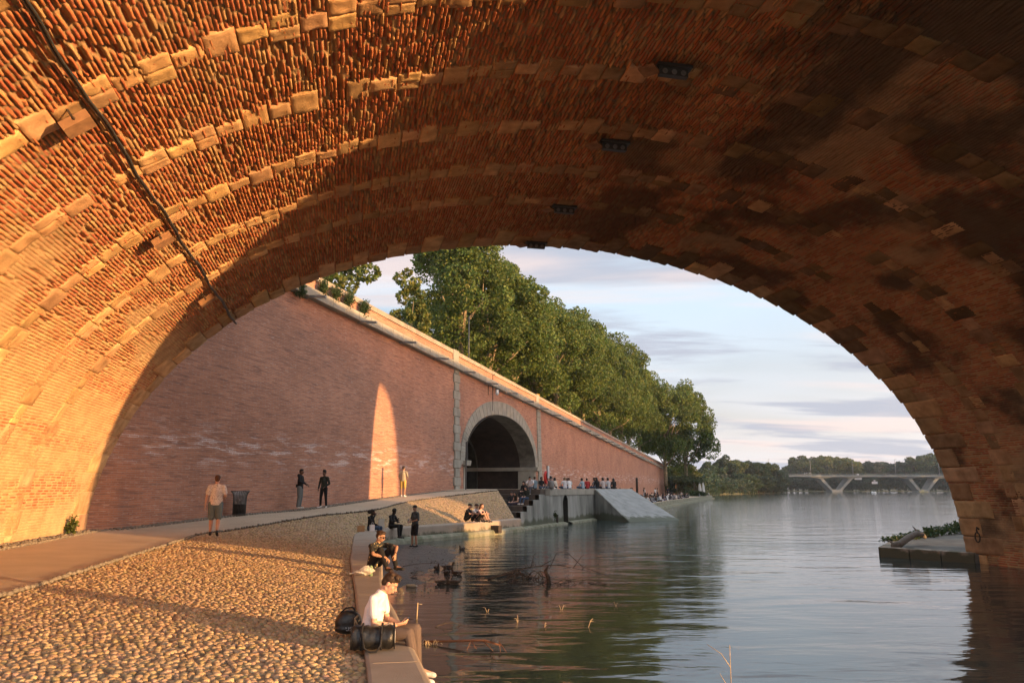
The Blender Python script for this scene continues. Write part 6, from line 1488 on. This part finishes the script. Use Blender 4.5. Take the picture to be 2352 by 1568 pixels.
for r, st_, col in sorted(crowd, key=lambda c: c[0].location.x/c[0].location.y):
    k_ = (st_, col); n_ = cnt_[k_] = cnt_.get(k_, 0)+1
    r['label'] = ('%s person in %s, %s such figure from the ramp in the quay crowd' % (st_, col, ORD[n_-1] if n_ > 1 else 'first')); r['category'] = 'person'; r['group'] = 'people crowding the far quay'
for root, _ in proto:
    for ch in list(root.children): bpy.data.objects.remove(ch)
    bpy.data.objects.remove(root)
# folded parasols, bar tables under a clipped hedge roof
for x, dep, lab in ((1607, 168, 'folded white parasol, left one of the pair at the end of the quay'), (1615, 170, 'folded white parasol, right one of the pair at the end of the quay')):
    q = ond(x, 1120, dep); r = empty('parasol', (q.x, q.y, .8), 0, label=lab, cat='parasol', group='folded parasols on the quay end')
    b = MB(); b.tube([(0, 0, 0), (0, 0, 3.6 if x < 1610 else 3.0)], .05, 6); link('pole', b.mesh('pole'), M['steel'], r)
    b = MB(); b.lathe((0, 0, 0), [(.12, .6), (.42, .8), (.40, 1.5), (.28, 2.4), (.08, 3.0), (0, 3.05)], 10)
    for i, v in enumerate(b.v): b.v[i] = (v[0]*(1+.18*math.sin(i*2.5)), v[1]*(1+.18*math.cos(i*1.9)), v[2])
    link('canopy', b.mesh('canopy'), M['parasol'], r)
# mooring weeds at the quay end
for x, dep, lab in ((1600, 166, 'clump of green weeds growing on the end of the quay below the parasols'), (1588, 160, 'low green weeds on the quay edge, left of the parasols')):
    q = ond(x, 1140, dep); o = link('quay_weeds', leafmesh('quay_weeds', [leafy(500, (2.2, 1.2, .8), .45, int(x), c=(0, 0, .5), base_c=(.05, .08, .025))]), M['leaf'], None, (q.x, q.y, .6)); tag(o, lab, 'weeds')

# ================================================================== TREES
def crown_points(r, n, R_, zc, zr, nclump=46, sf=1.0):
    """leaf centres gathered in clumps over an uneven ellipsoid"""
    d = r.normal(0, 1, (nclump, 3)); d /= np.linalg.norm(d, axis=1)[:, None]; rad = r.uniform(.45, 1.0, nclump)**.5
    C = d*rad[:, None]*np.array([R_, R_, zr])*r.uniform(.82, 1.08, (nclump, 1)); C[:, 2] += zc
    S = R_*sf*r.uniform(.17, .34, nclump); k = r.integers(0, nclump, n); o = r.normal(0, 1, (n, 3)); o /= np.linalg.norm(o, axis=1)[:, None]
    return C[k]+o*(S[k]*r.uniform(.45, 1.06, n)**.55)[:, None]*np.array([1, 1, .8]), C, k
def tree_meshes(seed, H, R_, trunk_h, nleaf, size, base_c, nclump=46, zr=None, limbs=9, tr=.35, sf=1.0):
    r = np.random.default_rng(seed); zr = zr or (H-trunk_h)/2*1.02; zc = H-zr
    P, C, k_ = crown_points(r, nleaf, R_, zc, zr, nclump, sf)
    tone = r.uniform(.78, 1.2, nclump); V_, F_, C_ = leafquads(P, size, r, base_c, .35); C_ = C_*np.repeat(tone[k_], 4)[:, None]
    me = leafmesh('crown', [(V_, F_, C_)])
    b = MB(); lean = Vector((r.normal(0, .25), r.normal(0, .25), 0)); top = Vector((0, 0, H*.72))+lean
    N = 8; pts = [Vector((math.sin(i*1.1)*.12*i/N, math.cos(i*.9)*.1*i/N, 0))+top*(i/N) for i in range(N+1)]; b.tube(pts, [tr*(1-.75*i/N) for i in range(N+1)], 8)
    idx = r.permutation(nclump)[:limbs]
    for j in idx:
        i = int(r.integers(2, 6)); p = pts[i]; c = Vector(C[j]); m_ = p.lerp(c, .5)+Vector((0, 0, -.06*(c-p).length)); c = p.lerp(c, .8); b.tube([p, m_+Vector((r.normal(0, .3), r.normal(0, .3), 0)), c], [tr*.38, tr*.22, tr*.07], 6)
    return me, b.mesh('trunk', True)
def put_tree(name, meshes, loc, sc, rz, label, cat, group, mt='leaf', bark='bark'):
    r = empty(name, loc, rz, label=label, cat=cat, group=group); r.scale = sc if hasattr(sc, '__len__') else (sc,)*3
    link('crown', meshes[0], M[mt], r); link('trunk', meshes[1], M[bark], r); return r
LEAFC = (.112, .158, .036)
PT = [tree_meshes(100+i, 18, 6.2, 3.2, 26000, .30, LEAFC, 64, limbs=12, tr=.42) for i in range(3)]
lab = ['first tall plane tree, cut off by the edge of the brick arch', 'second plane tree of the row, right behind the first over the parapet', 'plane tree over the left quoin of the tunnel', 'plane tree with forked pale limbs above the tunnel arch',
       'plane tree standing behind the yellow box, right of the tunnel', 'plane tree with a bare pale trunk showing above the parapet', 'plane tree over the middle of the far stretch of wall', 'plane tree just past the highest step of the leafy skyline',
       'plane tree three from the end of the leafy row', 'plane tree two from the end of the leafy row', 'plane tree leaning out before the last of the row', 'last plane tree of the row, dark crown hanging over the wall end']
rt = random.Random(5)
ts = [20.5, 28.5, 36, 44, 52, 61, 70, 80, 91, 102, 113, 125]
for i, t in enumerate(ts):
    hgt = float(np.interp(t, [20, 28, 45, 61, 91, 125], [15.6, 14.6, 15.2, 18.0, 21.0, 22.0])); zb = ZP(t)-1.1; sc_ = hgt/18; wd_ = min(1.02, .5+.5*sc_)*(.86 if i == 0 else .97); n_ = -3.6-rt.uniform(0, .8)
    put_tree('plane_tree', PT[i % 3], wp(t, n_, zb), (wd_*rt.uniform(.94, 1.04), wd_*rt.uniform(.94, 1.04), sc_), rt.uniform(0, 6.28), lab[i], 'tree', 'plane trees along the upper street')
for i, (x, dep, h_, lb_) in enumerate(((1578, 176, 27.5, 'big dark plane tree leaning over the water beyond the end of the wall'), (1530, 168, 27.5, 'plane tree at the corner where the brick wall ends'))):
    q = ond(x, 1120, dep); sc_ = h_/18*.86; put_tree('plane_tree', PT[(i+1) % 3], (q.x, q.y, 3.0), (sc_*.86, sc_*.86, sc_*1.02), 2.0+i, lb_, 'tree', 'plane trees along the upper street')
# second rank behind, fills the gaps
for i, t in enumerate((39, 52, 68, 86, 106)):
    put_tree('plane_tree', PT[(i+2) % 3], wp(t, -12.5, ZP(t)-1.1), (1.0, 1.0, .70+.0042*t), rt.uniform(0, 6.28), ['inner plane tree glimpsed low behind the first two trees', 'inner plane tree behind the tunnel arch, mostly hidden', 'inner plane tree hidden behind the trunk that shows bare', 'inner plane tree behind the middle of the far wall', 'inner plane tree deep behind the end of the row'][i], 'tree', 'plane trees of the inner row')
# loose branch top seen at the left, and the sunlit spray beside the first tree
sm = tree_meshes(140, 8, 1.9, 4.6, 2200, .30, (.12, .14, .032), 14, limbs=7, tr=.10, sf=1.5)
q = ond(808, 640, 45); put_tree('young_tree', sm, (q.x-.9, q.y, q.z-6.2), 1.0, .5, 'small sparse tree peeping over the parapet beside the arch edge', 'tree', None)
q = ond(925, 700, 52); put_tree('young_tree', tree_meshes(141, 9, 1.7, 1.0, 3600, .28, (.14, .16, .035), 40, limbs=6, tr=.10, sf=1.15), (q.x+.5, q.y, q.z-6.2), (.8, .8, 1.0), 1.5, 'slender bright-leaved tree at the left flank of the first plane tree', 'tree', None)
b = MB(); t = 36; b.box((0, 0, 0), (1.0, .5, .75)); b.tube([(0, 0, -.4), (0, 0, -2)], .05, 6); o = ob('yellow_box', b, M['yellow'], 'yellow box on a post behind the parapet among the plane trees', 'box', wp(35.5, -1.6, ZP(35.5)+.35), smooth=False)
# street lamps and a roof glimpsed behind the parapet
b = MB(); b.tube([(0, 0, 0), (0, 0, 5.2)], .06, 6); b.box((0, .3, 5.2), (.12, .7, .1)); ob('street_lamp', b, M['steel'], 'thin dark lamp post behind the parapet, over the left quoin', 'street lamp', wp(15.5, -1.4, ZP(15.5)-1.1))
# trees right after the wall, hedge roof over the bar
MT = [tree_meshes(150+i, 13, 5.2, 1.5, 7000, .55, c_, 34, limbs=4, tr=.3) for i, c_ in enumerate(((.085, .105, .024), (.03, .055, .03), (.045, .075, .028), (.065, .085, .045)))]
for i, (x, dep, top_y, mi, w_, lb_) in enumerate(((1541, 215, 1062, 0, 1.0, 'yellow-green tree low behind the end of the brick wall'), (1562, 230, 1056, 0, 1.1, 'sunlit yellow-green tree right of the wall end, below the big crowns'), (1588, 235, 1070, 0, .8, 'small sunlit tree at the right end of the yellow-green clump'),
                                                  (1550, 205, 1090, 1, 1.0, 'dark shrubby tree low behind the hedge roof, left'), (1580, 215, 1096, 1, .9, 'dark shrubby tree low behind the hedge roof, right'))):
    q = ond(x, top_y, dep); h_ = q.z-.9; sc_ = h_/13; put_tree('broadleaf_tree', MT[mi], (q.x, q.y, .8), (w_*.9, w_*.9, sc_), i*1.3, lb_, 'tree', 'trees beyond the end of the wall', bark='darkbark')
q = ond(1580, 1108, 172); hg = leafy(5200, (3.6, 10, 1.1), .45, 170, c=(0, 0, 3.3), base_c=(.10, .115, .06)); r = empty('hedge_roof', (q.x, q.y, .8), facing(.31, .95), label='grey-green leafy roof of small trees over the bar on the quay', cat='hedge')
link('foliage', leafmesh('foliage', [hg]), M['leaf'], r); b = MB()
for i in range(8): b.tube([((-1)**i*2, -8+i*2.3, 0), ((-1)**i*2, -8+i*2.3, 3.1)], .12, 6)
link('stems', b.mesh('stems'), M['darkbark'], r)
# ---------------------------------------------------------------- far bank
FT = [tree_meshes(180+i, 16, 7.5, .6, 6500, .85, c_, 40, limbs=2, tr=.4) for i, c_ in enumerate(((.045, .082, .042), (.065, .105, .042), (.115, .14, .045), (.08, .10, .075), (.032, .062, .036)))]
far = []
rf = random.Random(8)
spec = [(1600,1098,300,4),(1618,1076,330,0),(1640,1062,350,0),(1662,1050,365,4),(1683,1056,370,2),(1702,1054,380,3),(1722,1062,385,1),(1741,1066,395,1),(1758,1063,405,2),(1772,1072,410,0),(1604,1090,310,0),(1655,1085,330,3),(1628,1092,322,4),(1690,1088,345,0),(1715,1092,350,1),(1740,1092,360,4),(1765,1096,370,4),(1672,1098,335,3),(1702,1102,345,0),(1783,1082,420,0),(1752,1104,365,0),(1775,1108,380,4),(1612,1108,300,0),(1640,1106,312,1)]
names = {0: 'dark green', 1: 'mid green', 2: 'sunlit yellow-green', 3: 'grey-green', 4: 'deep shaded'}
spec2 = [(1796,1078,640,0),(1813,1074,650,4),(1840,1051,640,1),(1862,1055,650,2),(1888,1047,640,2),(1912,1048,645,2),(1935,1052,640,2),(1952,1068,650,0),(1972,1056,660,3),(1992,1053,655,3),(2010,1066,650,0),(2035,1056,655,3),(2056,1054,660,3),(2075,1062,650,3),(2096,1054,650,1),(2118,1048,655,0),(2140,1046,660,1),(2162,1052,650,0),(2180,1066,650,0),(1830,1092,625,4),(1858,1094,622,4),(1885,1090,625,0),(1915,1094,622,4),(1950,1090,625,4),(1985,1088,622,0),(2020,1090,625,4),(2060,1088,622,4),(2095,1090,625,0),(2130,1086,622,4),(2165,1088,625,4),(1805,1098,620,4)]
side = 0
for grp, sp_, w0 in (('trees massed on the near part of the far bank', spec, 1.0), ('trees beyond the far bridge', spec2, 1.6)):
    cnt2 = {}
    for (x, y, dep, mi) in sorted(sp_):
        q = ond(x, y, dep); h_ = q.z-.4; n_ = cnt2[mi] = cnt2.get(mi, 0)+1; w_ = w0*rf.uniform(.85, 1.15)*(.7+.3*h_/16)
        where = 'left of the far bridge' if w0 == 1.0 else 'behind the far bridge'
        put_tree('far_tree', FT[mi], (q.x, q.y, .4), (w_, w_, h_/16), rf.uniform(0, 6.28), '%s far tree, %s such tone from the left, %s' % (names[mi], 'first' if n_ == 1 else ORD[n_-1], where), 'tree', grp, bark='darkbark')
# the V-legged concrete road bridge
YB = 545.0
def fx(x): return (ray(x, 1100).x/ray(x, 1100).y)*YB
def fz(y): r = ray(1900, y); return HC+r.z/r.y*YB
fbz = empty('road_bridge', (fx(1980), YB, 0), label='long flat concrete road bridge on V-shaped legs across the river', cat='bridge')
fi = Matrix.Translation(-fbz.location)
def flink(n, mb, mt):
    me = mb.mesh(n); me.transform(fi); return link(n, me, mt, fbz)
b = MB(); z1, z0 = fz(1091.0), fz(1094.2); b.box(((fx(1700)+fx(2500))/2, YB, (z0+z1)/2), (fx(2500)-fx(1700), 14, z1-z0)); flink('deck', b, M['farconc'])
b = MB(); xs_ = np.linspace(1700, 2500, 161); sup = [1880, 1948, 2081, 2144, 2285, 2350]
def under(x):
    if x < 1880: return 1094.5+4.5*max(0, 1-(1880-x)/55)**2
    for a_, c_ in ((1880, 1948), (2081, 2144), (2285, 2350)):
        if a_ <= x <= c_: m = abs((x-(a_+c_)/2)/((c_-a_)/2)); return 1096.2+2.6*m**2.5
    for a_, c_ in ((1948, 2081), (2144, 2285)):
        if a_ < x < c_: m = abs((x-(a_+c_)/2)/((c_-a_)/2)); return 1095.6+3.4*m**3
    return 1096
for a_, c_ in zip(xs_[:-1], xs_[1:]):
    X0, X1 = fx(a_), fx(c_); za, zb_ = fz(under(a_)), fz(under(c_)); b.hexa([(X0, YB-5.5, za), (X1, YB-5.5, zb_), (X1, YB+5.5, zb_), (X0, YB+5.5, za), (X0, YB-5.5, z0), (X1, YB-5.5, z0), (X1, YB+5.5, z0), (X0, YB+5.5, z0)])
flink('girder', b, M['farconc'])
for l, r_, bl_, br_ in ((1880, 1948, 1907, 1921), (2081, 2144, 2105, 2119), (2285, 2350, 2310, 2324)):
    for t_, q_ in ((l, bl_), (r_, br_)):
        b = MB(); s_ = 6 if t_ == l else -6
        b.hexa([(fx(q_-3), YB-4, 0), (fx(q_+3), YB-4, 0), (fx(q_+3), YB+4, 0), (fx(q_-3), YB+4, 0), (fx(t_-4.5), YB-5, fz(1098)), (fx(t_+4.5), YB-5, fz(1098)), (fx(t_+4.5), YB+5, fz(1098)), (fx(t_-4.5), YB+5, fz(1098))]); flink('leg', b, M['farconc'])
    b = MB(); b.box((fx((bl_+br_)/2), YB, .4), (fx(br_+5)-fx(bl_-5), 10, 2.6)); flink('footing', b, M['farconc'])
b = MB(); 
for zz in (z1+.5, z1+1.0): b.box(((fx(1700)+fx(2500))/2, YB-6.9, zz), (fx(2500)-fx(1700), .12, .12))
for a_ in np.arange(1700, 2500, 4): b.box((fx(a_), YB-6.9, z1+.5), (.12, .1, 1.0))
flink('railing', b, M['farmetal'])
for x, lb_ in ((1761, 'far lamp post rising left of the road bridge among the trees'), (1856.5, 'road bridge lamp post in front of the big round trees, left'), (1952.7, 'road bridge lamp post at the gap between the two tree groups'), (2050, 'road bridge lamp post in front of the pale trees'), (2149.5, 'road bridge lamp post nearest the brick arch')):
    b = MB(); b.tube([(0, 0, 0), (0, 0, 11.0)], [.22, .12], 6); b.box((0, -1.2, 11.0), (.3, 2.6, .2)); ob('lamp_post', b, M['farmetal'], lb_, 'lamp post', (fx(x), YB-5.5, z1), 'lamp posts on the road bridge')
for x, y, w_, h_, lb_ in ((1971, 1097, 5, 2.6, 'small white plate under the middle of the road bridge, upper one'), (2009, 1108, 4, 1.6, 'pale plate with two round lights below the road bridge')):
    q = ond(x, y, 540); b = MB(); b.box((0, 0, 0), (w_, .3, h_)); b.box((0, 0, h_*.9), (w_*.3, .3, h_*.5)); ob('navigation_sign', b, M['panel'], lb_, 'sign', q, smooth=False)
for x, lb_ in ((2004, 'left one of two small round white buoys in front of the road bridge'), (2010, 'right one of two small round white buoys in front of the road bridge')):
    q = onz(x, 1131.5+(x-2004)*.12, 0); b = MB(); b.ell((0, 0, .25), (.6, .6, .6), None, 12, 8); ob('buoy', b, M['panel'], lb_, 'buoy', q, 'white buoys')
q = ond(2121, 1126, 520); b = MB(); b.prism([(-3, -.8), (2.5, -.8), (3.4, 0), (2.5, .8), (-3, .8)], 0, .6); b.box((-.6, 0, 1.0), (1.6, 1.0, .8)); ob('small_boat', b, M['paleyellow'], 'tiny pale yellow boat near the right foot of the road bridge', 'boat', (q.x, q.y, -.1), smooth=False)
q = ond(1797, 1101, 575); b = MB(); b.box((0, 0, 0), (7, 4, 3.4)); b.box((0, 0, 1.9), (8, 5, .4)); ob('white_building', b, M['farmetal'], 'small pale building seen under the left end of the road bridge', 'building', (q.x, q.y, 3.4), smooth=False)

# undergrowth that closes the foot of the far woods
def strip_growth(name, pts, n, h, w, size, seed, c_, label):
    r = np.random.default_rng(seed); P = np.array(pts, float); d = np.concatenate([[0], np.cumsum(np.linalg.norm(np.diff(P, axis=0), axis=1))]); t = r.uniform(0, d[-1], n)
    x = np.interp(t, d, P[:, 0])+r.uniform(-w, w, n); y = np.interp(t, d, P[:, 1])+r.uniform(-w*.3, w, n); hh = h*(.55+.75*vn(t*.08, t*0, seed)); z = hh*r.uniform(0, 1, n)**.8
    me = leafmesh(name, [leafquads(np.stack([x, y, z+.2], 1), size, r, c_, .35)]); o = link(name, me, M['leaf']); tag(o, label, 'undergrowth', kind='stuff'); return o
strip_growth('far_undergrowth', [(60, 238), (78, 300), (101, 334), (130, 388), (152, 428), (158, 520), (160, 616), (400, 616), (620, 616)], 26000, 7, 5, 1.0, 3, (.042, .07, .038), 'dark bushes and undergrowth closing the foot of the woods along the far shore')
strip_growth('shading_wood', [(250, 295), (330, 390), (430, 505), (520, 600)], 16000, 27, 9, 2.4, 4, (.04, .06, .03), 'tall park wood added unseen on the opposite bank to shade the road bridge')  # unseen wood added to keep the sun off the road bridge

# evening haze over the river
hz_ = MB(); hz_.hexa([(-420, -60, -2), (900, -60, -2), (900, 1100, -2), (-420, 1100, -2), (-420, -60, 60), (900, -60, 60), (900, 1100, 60), (-420, 1100, 60)])
hm_ = bpy.data.materials.new('haze'); hm_.use_nodes = True; nt = hm_.node_tree; nt.nodes.remove(nt.nodes['Principled BSDF']); pv = nt.nodes.new('ShaderNodeVolumePrincipled')
pv.inputs['Color'].default_value = (.86, .92, 1, 1); pv.inputs['Density'].default_value = .00013; pv.inputs['Anisotropy'].default_value = .0; nt.links.new(pv.outputs[0], nt.nodes['Material Output'].inputs['Volume'])
o = hz_.build('haze', hm_); tag(o, kind='stuff')
